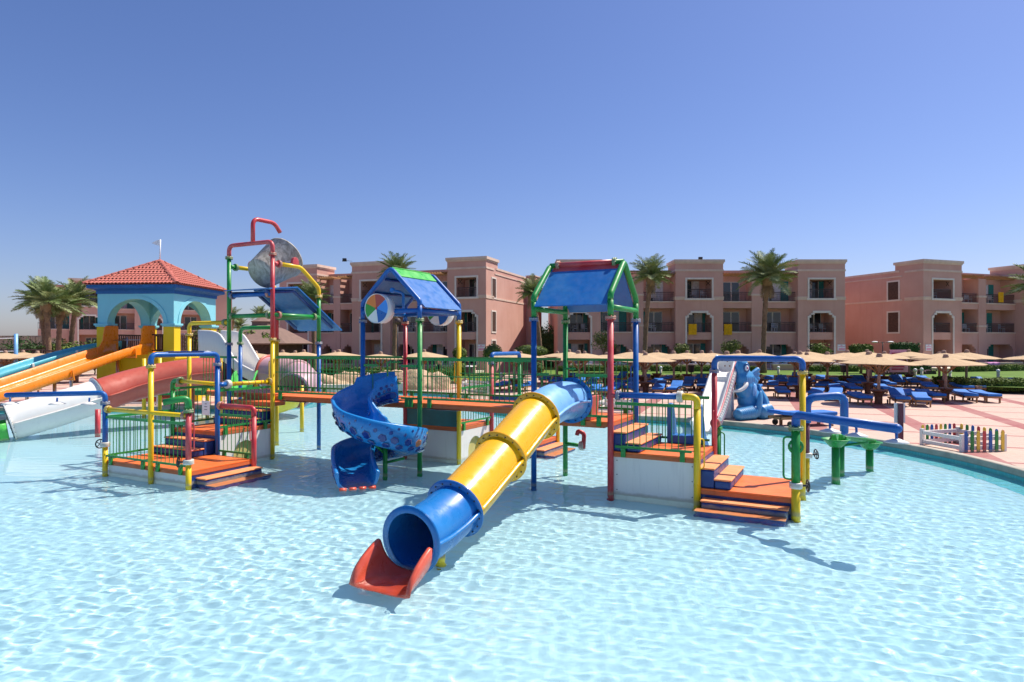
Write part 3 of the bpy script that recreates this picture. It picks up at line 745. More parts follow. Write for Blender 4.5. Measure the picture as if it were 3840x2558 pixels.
# rails
railing(T, (-2*b_, vA + .06), (-2*b_, vB - .1), ZL); railing(T, (-2*b_, vB + .08), (-2*b_, vC - .08), ZL); railing(T, (-2*b_ + .06, vA), (-b_ - .06, vA), ZL)
railing(T, (-b_, vB + .08), (-b_, vC - .08), ZL, .98); railing(T, (-b_ + .07, vB), (-.07, vB), ZM, 1.0); railing(T, (-b_ + .06, vA), (-.06, vA), ZM, 1.0)
railing(T, (.3, vA - b_ + .1), (.3, vA - .06), ZU, 1.0); railing(T, (b_, vA + .06), (b_, vB - .06), ZU, 1.0)
def handle(parent, p, d, h, mat, r=.014, w=.13):
    d = Vector(d).normalized(); p = Vector(p); mb = MB(); mb.tube(bend([p, p + d*w, p + d*w + Z3*h, p + Z3*h], .07), r, 8); return obj('grab_handle', mb, mat, parent)
handle(T, W(-2*b_, vC, .72), U3, .58, 'red'); handle(T, W(-b_, vC, .72), -V3, .5, 'red'); handle(T, W(-b_, vA, 1.35), V3*.6 + U3*.2, .5, 'green'); handle(T, W(0, vB, 2.0), -V3, .55, 'yellow')
mb = MB(); mb.box((-.14, -.03, 1.25), (.14, -.024, 1.60), 0, orient(W(-b_ - .02, vB - .36), V3, U3, Z3)); nt = obj('notice', mb, 'sign_white', T)
mb = MB()
for k, (w, zz) in enumerate(((.03, 1.52), (.05, 1.45), (.05, 1.38))): mb.box((-w, -.034, zz), (w, -.0305, zz + .014), 0, orient(W(-b_ - .02, vB - .36), V3, U3, Z3))
obj('notice_print', mb, 'ink', nt)

# ----- bridges
T = thing('play_bridge', 'orange railed bridge between the bucket tower and blue gabled play house', 'bridge', W(.85, -3.2)); BR1 = T
deck(T, .06, b_ - .06, vB + .01, -b_ - .01, ZU)
slab(T, 'grey_mesh', W(.2, vB + .05, ZU - .165), W(.2, vB + 1.0, ZU - .165), W(1.1, vB + 1.0, ZU - .165), W(1.1, vB + .05, ZU - .165), .01, 'mesh_grey')
railing(T, (.04, vB + .08), (.04, -b_ - .08), ZU, 1.02, mid=True); railing(T, (b_ - .04, vB + .08), (b_ - .04, -b_ - .08), ZU, 1.02, mid=True)
T = thing('play_bridge', 'orange railed bridge between the two gabled play houses behind the yellow tube', 'bridge', W(.85, 1.5)); BR2 = T
deck(T, .06, b_ - .06, .01, 2.94, ZU)
railing(T, (.04, .08), (.04, 2.85), ZU, 1.02, mid=True); railing(T, (b_ - .04, .08), (b_ - .04, 2.85), ZU, 1.02, mid=True)
slab(T, 'grey_mesh', W(.2, .05, ZU - .165), W(.2, .9, ZU - .165), W(1.1, .9, ZU - .165), W(1.1, .05, ZU - .165), .01, 'mesh_grey')

# ----- middle play house
T = thing('play_house', 'blue gabled play house with two beach-ball drums and green ridge', 'play house', W(.85, -.85)); MH = T
deck(T, 0, b_, -b_, 0, ZU)
post(T, 0, -b_, [(3.56, 'blue'), (3.9, 'blue')]); post(T, 0, 0, [(3.56, 'green'), (3.9, 'blue')]); post(T, b_, -b_, [(3.56, 'red'), (3.9, 'blue')]); post(T, b_, 0, [(3.56, 'yellow'), (3.9, 'blue')])
for uu in (0, b_):
    pipe(T, [W(uu, -b_, 3.88), W(uu, -b_, 4.0), W(uu, -b_/2, 4.82), W(uu, 0, 4.0), W(uu, 0, 3.88)], 'blue', name='gable_pipe', er=.14)
    pipe(T, [W(uu, -b_, 3.78), W(uu, 0, 3.78)], 'blue', name='cross_pipe')
for vv in (-b_, 0): pipe(T, [W(0, vv, 3.78), W(b_, vv, 3.78)], 'blue', name='cross_pipe')
for sg in (-1, 1):
    e = -b_/2 + sg*.97; k = -b_/2
    slab(T, 'roof_panel', W(.06, k, 4.80), W(b_ - .06, k, 4.80), W(b_ - .06, e, 3.86), W(.06, e, 3.86), .025, 'roof_blue')
    for zz in (.22, .55, .85):
        mb = MB(); q = k + (e - k)*zz; zq = 4.80 + (3.86 - 4.80)*zz - .04; mb.tube([W(.08, q, zq), W(b_ - .08, q, zq)], .028, 8); obj('roof_batten', mb, 'navy', T)
slab(T, 'ridge_cap', W(.06, -b_/2 - .01, 4.835), W(b_ - .06, -b_/2 - .01, 4.835), W(b_ - .06, -b_/2 + .21, 4.625), W(.06, -b_/2 + .21, 4.625), .02, 'chute_green')
slab(T, 'ridge_cap', W(.06, -b_/2 + .01, 4.835), W(b_ - .06, -b_/2 + .01, 4.835), W(b_ - .06, -b_/2 - .21, 4.625), W(.06, -b_/2 - .21, 4.625), .02, 'chute_green')
def ball_drum(u, v, label_group=None):
    r, t = .35, .27; c = W(u, v, 3.84); Md = orient(c, V3, Z3, -U3)                 # axis towards the viewer's side
    d = thing('ball_drum', 'drum painted like a beach ball, ' + ('on the near gable of the blue play house' if u < .5 else 'hanging at the back of the blue play house'), 'drum', c)
    mb = MB(); mb.lathe([(r*.985, -t), (r, -t), (r, 0), (r*.985, 0), (r*.96, -.01), (r*.96, -t + .01)], 40, M=Md); obj('rim', mb, 'white', d)
    for k, m_ in enumerate(('ball_sky', 'ball_red', 'ball_orange', 'ball_green', 'white', 'blue')):
        for zz, fl in ((-.012, 1), (-t + .012, -1)):
            mb = MB(); a0 = R(k*60 - 22); P_ = [Md @ Vector((0, 0, zz + .006*fl))] + [Md @ Vector((r*.965*math.cos(a0 + R(10*j)), r*.965*math.sin(a0 + R(10*j)), zz)) for j in range(7)]
            mb.add(P_, [(0, j, j + 1) for j in range(1, 7)]); obj('sector', mb, m_, d)
    mb = MB(); mb.lathe([(.001, .02), (.025, .015), (.03, -.01)], 10, M=Md); obj('hub', mb, 'red', d)
    mb = MB(); mb.tube([Md @ Vector((0, 0, -t)), Md @ Vector((0, 0, -t - .25))], .03, 8); obj('spindle', mb, 'blue', d)
ball_drum(-.30, -1.04); ball_drum(b_ + .28, -.84)
mb = MB(); mb.tube(bend([W(.5, -.85, 3.8), W(.5, -.85, 4.25), W(.2, -.95, 4.3)], .1), .035, 8); mb.ball(W(.2, -.95, 4.3), .07); obj('spray_nozzle', mb, 'ball_sky', T)
railing(T, (-.02, -.52), (-.02, -.06), ZU, .86, .1); railing(T, (-.02, -b_ + .06), (-.02, -1.24), ZU, .86, .1); railing(T, (b_, -b_ + .06), (b_, -.06), ZU, 1.0)
handle(T, W(-.02, -.5, ZU + .05), V3*-1 - U3*.4, .5, 'green'); handle(T, W(b_, 0, 2.0), -V3, .55, 'yellow')
mb = MB(); mb.tube(bend([W(-.04, -.52, ZU + .45), W(-.05, -.9, ZU + .45), W(-.05, -.9, ZU + .95), W(-.04, -.52, ZU + .95)], .08), .02, 8); obj('slide_hoop', mb, 'green', T)
# the box deck behind it
gbox(T, 'box_panel', b_ + .02, b_ + .06, -b_ + .06, -.06, -.42, ZM - .112, 'panel', 0, True)
deck(T, b_ + .01, 2*b_, -b_, 0, ZM)
slab(T, 'teal_panel', W(b_ + .03, -b_ + .06, ZM + .002), W(b_ + .03, -.06, ZM + .002), W(b_ + .03, -.06, ZU - .165), W(b_ + .03, -b_ + .06, ZU - .165), .03, 'teal_board')
arch_panel(T, b_ + .08, 2*b_ - .06, -.06, -.42, ZM - .112, b_ + .85, .36, .18)
post(T, 2*b_, 0, [(2.46, 'red')]); post(T, 3*b_, 0, [(2.46, 'green')]); post(T, 3*b_, 1.27, [(1.2, 'yellow')]); post(T, 2*b_, 1.27, [(1.3, 'red')])
o = pipe(T, [W(2*b_, 0, 2.46), W(2*b_, 0, 2.72), W(3*b_, 0, 2.72), W(3*b_, 0, 2.46)], 'blue', name='arch_pipe', er=.24); flange(o, W(2*b_, 0, 2.47), Z3, 'blue'); flange(o, W(3*b_, 0, 2.47), Z3, 'green')
pipe(T, [W(2*b_, 1.27, 1.3), W(2*b_, 1.27, 1.5), W(2*b_, .05, 1.5)], 'blue', name='arch_pipe', er=.2)
railing(T, (b_ + .07, 0), (2*b_ - .07, 0), ZM, 1.0); railing(T, (2*b_ + .1, .03), (3*b_ - .05, .03), ZL, .95)
deck(T, 2*b_, 3*b_, -b_, 1.27, ZL); gbox(T, 'riser_panel', 2*b_ + .05, 3*b_ - .05, 1.2, 1.24, -.42, ZL - .112, 'navy', 0, True)
gbox(T, 'skirt_panel', 2*b_ + .05, 2*b_ + .09, .05, 1.2, -.42, ZL - .112, 'panel', 0, True)
steps(T, 2*b_ + .1, 3*b_, 1.25, 1.27, [.13, -.03], '+v'); pipe(T, [W(2*b_, .1, 1.45), W(3*b_, .1, 1.45)], 'green', r=.05)

# ----- right play house and its stair decks
v0, v1, v2, v3 = 2.95, 4.65, 6.35, 8.05
T = thing('play_house', 'play house with faded blue gable roof on green pipes and red ridge pipe', 'play house', W(.85, 3.8)); RH = T
deck(T, 0, b_, v0, v1, ZR)
post(T, 0, v0, [(3.52, 'blue'), (3.9, 'green')]); post(T, b_, v0, [(3.52, 'green'), (3.9, 'green')]); post(T, 0, v1, [(3.52, 'red'), (3.9, 'green')], r=.062); post(T, b_, v1, [(3.52, 'blue'), (3.9, 'green')], r=.062)
for vv in (v0, v1):
    pipe(T, [W(0, vv, 3.88), W(0, vv, 4.0), W(b_/2, vv, 4.74), W(b_, vv, 4.0), W(b_, vv, 3.88)], 'green', name='gable_pipe', er=.12, r=.062)
    pipe(T, [W(0, vv, 3.74), W(b_, vv, 3.74)], 'green', name='cross_pipe')
o = pipe(T, [W(b_/2, v0, 4.74), W(b_/2, v1, 4.74)], 'green', name='ridge_stub'); o = pipe(T, [W(b_/2, v0 + .2, 4.74), W(b_/2, v1 - .2, 4.74)], 'red', r=.064, name='ridge_pipe')
flange(o, W(b_/2, v0 + .2, 4.74), V3, 'red'); flange(o, W(b_/2, v1 - .2, 4.74), V3, 'green')
slab(T, 'roof_panel', W(b_/2 - .05, v0 + .06, 4.66), W(b_/2 - .05, v1 - .06, 4.66), W(-.10, v1 - .06, 3.80), W(-.10, v0 + .06, 3.80), .03, 'roof_blue')
slab(T, 'roof_panel', W(b_/2 + .05, v0 + .06, 4.66), W(b_/2 + .05, v1 - .06, 4.66), W(b_ + .10, v1 - .06, 3.74), W(b_ + .10, v0 + .06, 3.74), .03, 'roof_blue')
slab(T, 'ridge_strip', W(b_/2 - .02, v0 + .1, 4.70), W(b_/2 - .02, v1 - .1, 4.70), W(b_/2 - .13, v1 - .1, 4.60), W(b_/2 - .13, v0 + .1, 4.60), .02, 'red')
railing(T, (0, v1 - .75), (0, v1 - .07), ZR, .92, .1); railing(T, (0, v0 + .07), (0, v0 + .35), ZR, .92, .1); railing(T, (b_, v0 + .06), (b_, v1 - .06), ZR, 1.2)
mb = MB(); mb.tube(bend([W(-.02, v1 - .75, ZR + .55), W(-.02, v1 - 1.0, ZR + .55), W(-.02, v1 - 1.0, ZR + 1.05), W(-.02, v1 - .75, ZR + 1.05)], .08), .02, 8); obj('slide_hoop', mb, 'green', T)
handle(T, W(b_, v1 - .07, 2.0), -U3, .5, 'blue')
o = pipe(T, [W(b_, v0, .66), W(b_ - .1, v0 + .42, .66)], 'green', r=.045, name='spout_pipe'); collar(T, W(b_ - .11, v0 + .46, .66), V3); pipe(T, [W(b_ - .12, v0 + .5, .6), W(b_ - .12, v0 + .52, .95), W(b_ - .16, v0 + .38, 1.0), W(b_ - .16, v0 + .36, .9)], 'red', r=.05, name='spout', er=.1)
# stair decks
gbox(T, 'riser_panel', .05, b_ - .05, v1 - .04, v1, ZM, ZR - .112, 'navy', 0)
steps(T, 0, b_, v1, v1 + .02, [1.25, 1.05], '+v')
deck(T, 0, b_, v1, v2, ZM)
gbox(T, 'side_panel', .04, .08, v1 + .05, v2 - .05, -.42, ZM - .112, 'panel', 0, True)
for vv in (v1 + .12, v2 - .1):
    for zz in (.1, .4, .68):
        mb = MB(); mb.lathe([(.001, .006), (.011, .004), (.011, 0)], 8, M=orient(W(.039, vv, zz), V3, Z3, -U3)); obj('rivet', mb, 'dark_metal', T)
gbox(T, 'riser_panel', .08, b_ - .05, v2 - .04, v2, ZL, ZM - .112, 'navy', 0)
steps(T, 0, b_, v2, v2 + .02, [.68, .49], '+v')
deck(T, 0, b_, v2, v3, ZL)
gbox(T, 'riser_panel', .05, .09, v2 + .05, v3 - .05, -.42, ZL - .112, 'navy', 0, True)
gbox(T, 'riser_panel', .1, b_ - .05, v3 - .09, v3 - .05, -.42, ZL - .112, 'panel', 0, True)
gbox(T, 'step_riser', -.24, .045, v2 + .12, v3 - .12, -.42, .10, 'navy', .03, True); gbox(T, 'step_tread', -.25, .045, v2 + .1, v3 - .1, .101, .135, 'tread', .015)
gbox(T, 'step_riser', -.50, -.245, v2 + .06, v3 - .14, -.42, -.05, 'navy', .03, True); gbox(T, 'step_tread', -.51, -.252, v2 + .04, v3 - .12, -.049, -.015, 'tread', .015, True)
post(T, 0, v2, [(1.78, 'yellow')], r=.066)
o = pipe(T, [W(0, v2, 1.76), W(0, v2, 2.0), W(0, v2 - .28, 2.0)], 'yellow', name='elbow', r=.066, er=.2); collar(T, W(0, v2 - .32, 2.0), V3, wheel=U3*.9 + Z3*.5)
o = pipe(T, [W(0, v2 - .36, 2.0), W(0, v1 + .16, 1.98)], 'blue', r=.06, name='drip_pipe'); flange(o, W(0, v1 + .16, 1.98), V3, 'blue'); pipe(T, [W(0, v1 + .16, 1.98), W(0, v1, 1.98)], 'red', name='stub')
railing(T, (0, v1 + .1), (0, v2 - .1), ZM, .96, .12); railing(T, (b_, v1 + .1), (b_, v2 - .1), ZM, 1.0, .12)
post(T, b_, v2, [(2.42, 'red')]); post(T, b_, v3, [(2.42, 'yellow')]); post(T, b_ + .32, v2 + .02, [(1.05, 'green')], r=.062)
o = pipe(T, [W(b_, v2, 2.42), W(b_, v2, 2.70), W(b_, v3, 2.70), W(b_, v3, 2.42)], 'blue', name='arch_pipe', er=.26, r=.062); flange(o, W(b_, v2, 2.43), Z3, 'blue'); flange(o, W(b_, v3, 2.43), Z3, 'yellow')
o = pipe(T, [W(b_ + .32, v2 + .02, 1.03), W(b_ + .32, v2 + .02, 1.32), W(b_ + .05, v2, 1.32)], 'green', name='elbow', er=.14, r=.062); flange(o, W(b_ + .1, v2, 1.32), U3, 'red', .06)
railing(T, (b_ + .05, v2 + .1), (b_ + .28, v2 + .1), ZL, .9, .08)
handle(T, W(0, v2, .66), U3*.5 + V3, .56, 'yellow'); handle(T, W(b_, v2, 1.05), -U3, .55, 'red'); handle(T, W(b_ + .32, v2 + .02, .5), V3, .6, 'green')
post(T, 0, v3, [(.48, 'yellow'), (1.52, 'green')], r=.075, joints=False); collar(T, W(0, v3, .52), wheel=V3*.9 + U3*.3); handle(T, W(0, v3, .62), -V3, .74, 'green', .018, .2)
p0 = W(0, v3, 1.52); d_ = Vector((.39, -.92, -.01)); pe = p0 + Z3*.24 + d_*1.9
o = pipe(T, [p0, p0 + Z3*.24, pe], 'blue', r=.072, name='spray_arm', er=.24); flange(o, p0, Z3, 'green', .072); mb = MB(); mb.ball(pe, .072, 12, 8); obj('end_cap', mb, 'blue', T)
for s in (.62, 1.12, 1.8): spray_head(T, p0 + Z3*.18 + d_*s)
mb = MB(); mb.lathe([(.085, -.03), (.13, -.03), (.13, .03), (.085, .03)], 18, M=orient(W(0, v3, 1.2), V3, Z3, -U3)); obj('green_hub', mb, 'green', T)
# little blue slide seat on the middle deck
mb = MB()
for vv in (v1 + .72, v1 + 1.34):
    mb.prism([W(b_ - .1, vv, ZM), W(b_ - .1, vv, ZM + .8), W(b_ + .08, vv, ZM + .86), W(b_ + .18, vv, ZM + .75), W(b_ + .42, vv, ZM + .2), W(b_ + .9, vv, ZM - .2), W(b_ + 1.3, vv, -.1), W(b_ + 1.05, vv, -.25), W(b_ + .3, vv, ZM)], V3*.1)
mb.prism([W(b_ - .1, v1 + .8, ZM), W(b_ - .1, v1 + .8, ZM + .18), W(b_ + .35, v1 + .8, ZM + .16), W(b_ + 1.25, v1 + .8, -.12), W(b_ + 1.05, v1 + .8, -.25), W(b_ + .3, v1 + .8, ZM)], V3*.56)
tag(obj('small_slide', mb, 'roof_blue', None, .02), 'small blue moulded slide on the white-skirted middle deck', 'slide')
# ---------------------------------------------------------------- slides
def sweep(path, prof, mat, name, parent=None, cap=True, **k):
    """carry a closed profile [(side, up)...] (or a function of the path fraction) along a path, kept upright"""
    path = [Vector(p) for p in path]; n = len(path); rings = []
    for i, p in enumerate(path):
        t = (path[min(i+1, n-1)] - path[max(i-1, 0)]).normalized(); s = t.cross(Z3).normalized(); u = s.cross(t)
        pr = prof(i/(n-1)) if callable(prof) else prof
        rings.append([p + s*a + u*b for a, b in pr])
    mb = MB(); mb.loft(rings, 0, True, True, cap); return obj(name, mb, mat, parent, **k)

def upath(path, f):
    path = [Vector(p) for p in path]; x = f*(len(path) - 1); i = min(int(x), len(path) - 2); p = path[i].lerp(path[i+1], x - i)
    t = (path[min(i+2, len(path)-1)] - path[max(i-1, 0)]).normalized(); s = t.cross(Z3).normalized(); return p, t, s, s.cross(t)

def u_prof(w, hl, hr, t=.045, e=.55, lip=.03, N=12):
    """closed section of an open trough: inside round the bottom, then back along the outside"""
    ins = []; ous = []
    for k in range(N + 1):
        a = math.pi + math.pi*k/N; c, s = math.cos(a), math.sin(a); h = hl if c < 0 else hr
        x = math.copysign(abs(c)**e, c); zz = 1 - abs(s)**e
        ins.append((w*x, h*zz)); ous.append(((w + t + lip*zz**3)*x, -t + (h + t)*zz))
    l, r = ins[0], ins[-1]
    return [(l[0] - t*.4 - lip*.5, l[1] + t*.5)] + ins + [(r[0] + t*.4 + lip*.5, r[1] + t*.5)] + ous[::-1]

def ring_at(parent, p, t, r0, r1, th, mat, name='flange_ring', bolts=18, n=40, boltmat='dark_metal'):
    q = t.to_track_quat('Z', 'Y').to_matrix().to_4x4(); M = Matrix.Translation(p) @ q
    mb = MB(); mb.lathe([(r0, -th), (r1, -th), (r1, -.004), (r1 - .008, -.004), (r1 - .008, .004), (r1, .004), (r1, th), (r0, th)], n, M=M)
    o = obj(name, mb, mat, parent)
    if bolts:
        mb = MB()
        for k in range(bolts):
            a = 2*math.pi*k/bolts + .1; mb.lathe([(.001, -th - .016), (.012, -th - .016), (.012, th + .016), (.001, th + .016)], 6, ((r0 + r1)/2*math.cos(a), (r0 + r1)/2*math.sin(a), 0), M=M)
        obj('bolts', mb, boltmat, o)
    return o

def tube_section(parent, path, r, mat, name='tube_section', t=.02, n=36, ribs=True, ribz=0):
    path = [Vector(p) for p in path]; m_ = len(path); o_, i_ = [], []
    ro, ri = [], []
    for i, p in enumerate(path):
        tt = (path[min(i+1, m_-1)] - path[max(i-1, 0)]).normalized(); s = tt.cross(Z3).normalized(); u = s.cross(tt)
        ro.append([p + s*(r*math.cos(2*math.pi*k/n)) + u*(r*math.sin(2*math.pi*k/n)) for k in range(n)])
        ri.append([p + s*((r - t)*math.cos(2*math.pi*k/n)) + u*((r - t)*math.sin(2*math.pi*k/n)) for k in range(n)])
    mb = MB(); mb.loft(ro, 0, True); mb.loft(ri, 0, True, flip=True); o = obj(name, mb, mat, parent, fix=False)
    if ribs:
        for sg in (-1, 1):
            sweep(path, [(sg*(r - .01), ribz - .022), (sg*(r + .065), ribz - .022), (sg*(r + .065), ribz + .022), (sg*(r - .01), ribz + .022)], mat, 'seam_rib', o)
    return o

# ----- the big tube slide in front
sv = 3.8
prof_s = [(0, 1.84), (.7, 1.86), (1.68, 1.68), (3.02, 1.14), (4.41, .60), (5.05, .45), (5.47, .42)]
path = spline([W(-s, sv, zz) for s, zz in prof_s], 10)
T = thing('tube_slide', 'large closed tube slide in blue and yellow sections ending in open red trough', 'slide', W(-5.5, sv)); TS = T
def part_of(path, a, b):
    L = [0]; 
    for p, q in zip(path, path[1:]): L.append(L[-1] + (q - p).length)
    ss = [(ORG + V3*sv - p).dot(U3) for p in path]
    out_ = [p for p, s in zip(path, ss) if a - 1e-4 <= s <= b + 1e-4]
    return out_
r_ = .385
sec = [(0, 1.68, 'pale_blue'), (1.68, 3.02, 'tube_yellow'), (3.02, 4.41, 'tube_yellow'), (4.41, 5.47, 'tube_blue')]
def at_s(s):
    ss = [(ORG + V3*sv - p).dot(U3) for p in path]
    for i in range(len(path) - 1):
        if ss[i] <= s <= ss[i+1]:
            k = (s - ss[i])/(ss[i+1] - ss[i]); return path[i].lerp(path[i+1], k), (path[i+1] - path[i]).normalized()
    return path[-1], (path[-1] - path[-2]).normalized()
for a, b, m_ in sec:
    pp = [at_s(a)[0]] + [p for p in part_of(path, a + .02, b - .02)] + [at_s(b)[0]]
    o = tube_section(T, pp, r_, m_)
    ringmat = 'tube_blue' if m_ != 'tube_yellow' else 'tube_yellow'
    if a == 0: p, t = at_s(.01); ring_at(T, p, t, r_ - .015, r_ + .085, .012, 'tube_blue')
    if b > 5: p, t = at_s(b); ring_at(T, p, t, r_ - .02, r_ + .075, .012, 'tube_blue', 'mouth_ring', 0)
    else: p, t = at_s(b); ring_at(T, p, t, r_ - .015, r_ + .085, .014, 'tube_blue' if b > 4 else 'tube_yellow')
for s in (.15, .33, .52, .72, .92, 1.12, 1.32):                              # clips along the crown of the top length
    p, t = at_s(s)
# exit trough
p, t = at_s(5.47); dd = -U3
ep = [p + Vector((0, 0, -.385)) + dd*(x) + Z3*zz for x, zz in ((.012, .0), (.12, -.04), (.26, -.085), (.42, -.12), (.56, -.135), (.66, -.14))]
def exit_prof(f):
    w = .37 + .03*f; h = .36*(1 - f**2.4)**.7 + .05; return u_prof(w, h, h, .035, .78 - .2*f, .04)
o = sweep(spline(ep, 4), exit_prof, 'red_lip', 'exit_trough', T); RECV.append(o)
p2 = W(-5.98, sv + .36, .035); mb = MB(); mb.lathe([(.001, .003), (.04, .003), (.04, 0)], 16, M=orient(p2, V3, (Z3*.6 + U3*.8).normalized(), (Z3*.8 - U3*.6).normalized())); obj('maker_plate', mb, 'sign_white', o)
mb = MB(); mb.tube([W(-4.75, sv - .02, -.42), W(-4.75, sv - .02, .16)], .07, 10); RECV.append(obj('support_leg', mb, 'yellow', T))
mb = MB(); mb.prism([W(.02, sv - .42, ZR + .0), W(.02, sv + .42, ZR), W(.02, sv + .46, ZR + .5), W(.02, sv + .38, ZR + .5), W(.02, sv + .34, ZR + .12), W(.02, sv - .34, ZR + .12), W(.02, sv - .38, ZR + .5), W(.02, sv - .46, ZR + .5)], U3*.42); obj('entry_hood', mb, 'red_tube', T, .02)

# ----- spiral slide
T = thing('spiral_slide', 'blue open spiral slide covered in dark raised hexagon scales', 'slide', Vector((-3.0, 14.8, 0))); SP = T
cx, cy, rr0 = -2.98, 14.78, .60
keys = [(74, .90, 1.64), (98, .78, 1.60), (135, .66, 1.47), (180, .62, 1.27), (225, .60, 1.05), (270, .60, .86), (315, .60, .69), (360, .60, .54), (405, .60, .42), (450, .60, .33), (495, .60, .26), (540, .60, .19)]
pts = [(cx + r*math.cos(R(a)), cy + r*math.sin(R(a)), zz) for a, r, zz in keys] + [(-3.50, 14.30, .13), (-3.36, 13.85, .06), (-3.20, 13.46, .0)]
spth = spline(pts, 7)
def sp_prof(f):
    k = 1 if f < .8 else max(.55, 1 - (f - .8)*1.6)
    return u_prof(.38, (.48 if f > .12 else .60)*k, (.52 if f > .12 else .66)*k, .05, .6, .035)
o = sweep(spth, sp_prof, 'spiral_blue', 'chute', T); RECV.append(o)
hx = MB(); hx.lathe([(.001, .32), (.80, .32), (1.0, .0), (1.0, -.2)], 6, smooth=False)
HEX = {m_: hx.mesh('scale_plate', m_) for m_ in ('scale_blue', 'scale_orange', 'scale_green', 'scale_yellow')}
spec = {15: 'scale_orange', 17: 'scale_green'}
cnt = 0
L = [0]
for p, q in zip(spth, spth[1:]): L.append(L[-1] + (q - p).length)
def s_at(s):
    for i in range(len(L) - 1):
        if L[i+1] >= s: return (i + (s - L[i])/(L[i+1] - L[i]))/(len(L) - 1)
    return 1
def plate(s, side, up, size, m_):
    f = s_at(s); p, t, sd, u = upath(spth, f); k = 1 if f < .8 else max(.55, 1 - (f - .8)*1.6); hh = (.52 if side > 0 else .48)*k
    zz = up; tx = (1 - (1 - zz)**(1/.6)); 
    a = (1 - min(1, max(0, 1 - zz))**(2/.6))**.5; x = (.38 + .05 + .035*zz**3)*max(.05, a)**.6
    q = p + sd*(side*x) + u*(-.05 + (hh + .05)*zz)
    nrm_ = (sd*side*(.35 + zz) - u*(1 - zz)**2*1.1).normalized(); tan = t
    tan = (tan - nrm_*tan.dot(nrm_)).normalized(); M = orient(q - nrm_*.004, tan, nrm_.cross(tan), nrm_)
    c = bpy.data.objects.new('scale_plate', HEX[m_]); link(c, T); c.matrix_basis = M @ Matrix.Diagonal((size, size, size*.42, 1))
tot = L[-1]; s = .12; i = 0
while s < tot - .25:
    for side in (1, -1):
        plate(s, side, .40, .108*random.uniform(.92, 1.05), spec.get(i, 'scale_blue') if side > 0 else 'scale_blue')
        plate(s + .1, side, .68, .05*random.uniform(.9, 1.1), 'scale_blue'); plate(s, side, .87, .04*random.uniform(.9, 1.1), 'scale_yellow' if (i == 16 and side > 0) else 'scale_blue')
        plate(s + .1, side, .15, .10, 'scale_blue')
    s += .2; i += 1
pe_, t, sd, u = upath(spth, 1.0)
for k in range(4):
    mb = MB(); c = pe_ + t*.035 + sd*(-.30 + .20*k); mb.tube([c - sd*.07 + Z3*.01, c + sd*.07 + Z3*.01], .045, 10); RECV.append(obj('lip_pad', mb, 'red_lip', T))
mb = MB(); mb.tube([(cx + .1, cy, -.42), (cx + .1, cy, 1.0)], .055, 10); obj('centre_post', mb, 'green', T)
mb = MB(); mb.tube([(cx + .1, cy, .5), (cx - .5, cy - .1, 1.08)], .03, 8); mb.tube([(cx + .1, cy, .3), (cx + .55, cy - .1, .42)], .03, 8); obj('bracket', mb, 'green', T)

# ----- gazebo slide tower at the left
gz = 2.575; GA = R(-4); gc = Vector((-18.62, 34.4, DECK_Z))
T = thing('gazebo', 'turquoise arched slide gazebo with red tiled roof and yellow columns', 'gazebo', gc, None, GA); GZ = T
hs_ = 2.015; cw = .56
def lz(v_): return v_ - DECK_Z
for i, (sx, sy) in enumerate(((-1, -1), (1, -1), (1, 1), (-1, 1))):
    x, y = sx*(hs_ - cw/2), sy*(hs_ - cw/2); mb = MB(); mb.box((x - cw/2, y - cw/2, 0), (x + cw/2, y + cw/2, lz(3.86))); local('column', mb.mesh('column', 'gazebo_yellow', .01), T)
    mb = MB(); mb.box((x - cw/2 - .05, y - cw/2 - .05, lz(3.861)), (x + cw/2 + .05, y + cw/2 + .05, lz(3.92))); mb.box((x - cw/2 - .09, y - cw/2 - .09, lz(3.921)), (x + cw/2 + .09, y + cw/2 + .09, lz(4.02))); local('capital', mb.mesh('capital', 'gazebo_cyan', .008), T)
mb = MB(); mb2 = MB(); N = 28; ra = hs_ - cw; rise = 1.22; zs, zt = lz(4.021), lz(5.50)
for k in range(4):
    M = Matrix.Rotation(k*math.pi/2, 4, 'Z')
    for j in range(N):
        a0, a1 = math.pi*j/N, math.pi*(j+1)/N
        q0, q1 = (ra*math.cos(a0), zs + rise*math.sin(a0)), (ra*math.cos(a1), zs + rise*math.sin(a1)); y0, y1 = -hs_ + .03, -hs_ + cw - .03
        P_ = [M @ Vector(v_) for v_ in ((q0[0], y0, q0[1]), (q1[0], y0, q1[1]), (q1[0], y0, zt), (q0[0], y0, zt), (q0[0], y1, q0[1]), (q1[0], y1, q1[1]), (q1[0], y1, zt), (q0[0], y1, zt))]
        mb.add(P_, [(0, 1, 2, 3), (4, 7, 6, 5), (0, 4, 5, 1)])
        w0, w1 = 1.14, 1.16; e = [M @ Vector((r1_*math.cos(a_)*ra, y0 - .035, zs + r1_*math.sin(a_)*rise)) for a_ in (a0, a1) for r1_ in (1.0, w0)]; e2 = [v_ + M.to_3x3() @ Vector((0, .06, 0)) for v_ in e]
        mb2.add(e + e2, [(0, 2, 3, 1), (1, 3, 7, 5), (0, 4, 6, 2)])
    mb.box((-hs_ + .031, -hs_ + .031, zs), (-hs_ + cw - .0, -hs_ + cw - .001, zt), 0, M)
    local('archivolt', mb2.mesh('archivolt', 'gazebo_cyan', fix=False), T); mb2 = MB()
local('arch_wall', mb.mesh('arch_wall', 'gazebo_cyan', fix=False), T)
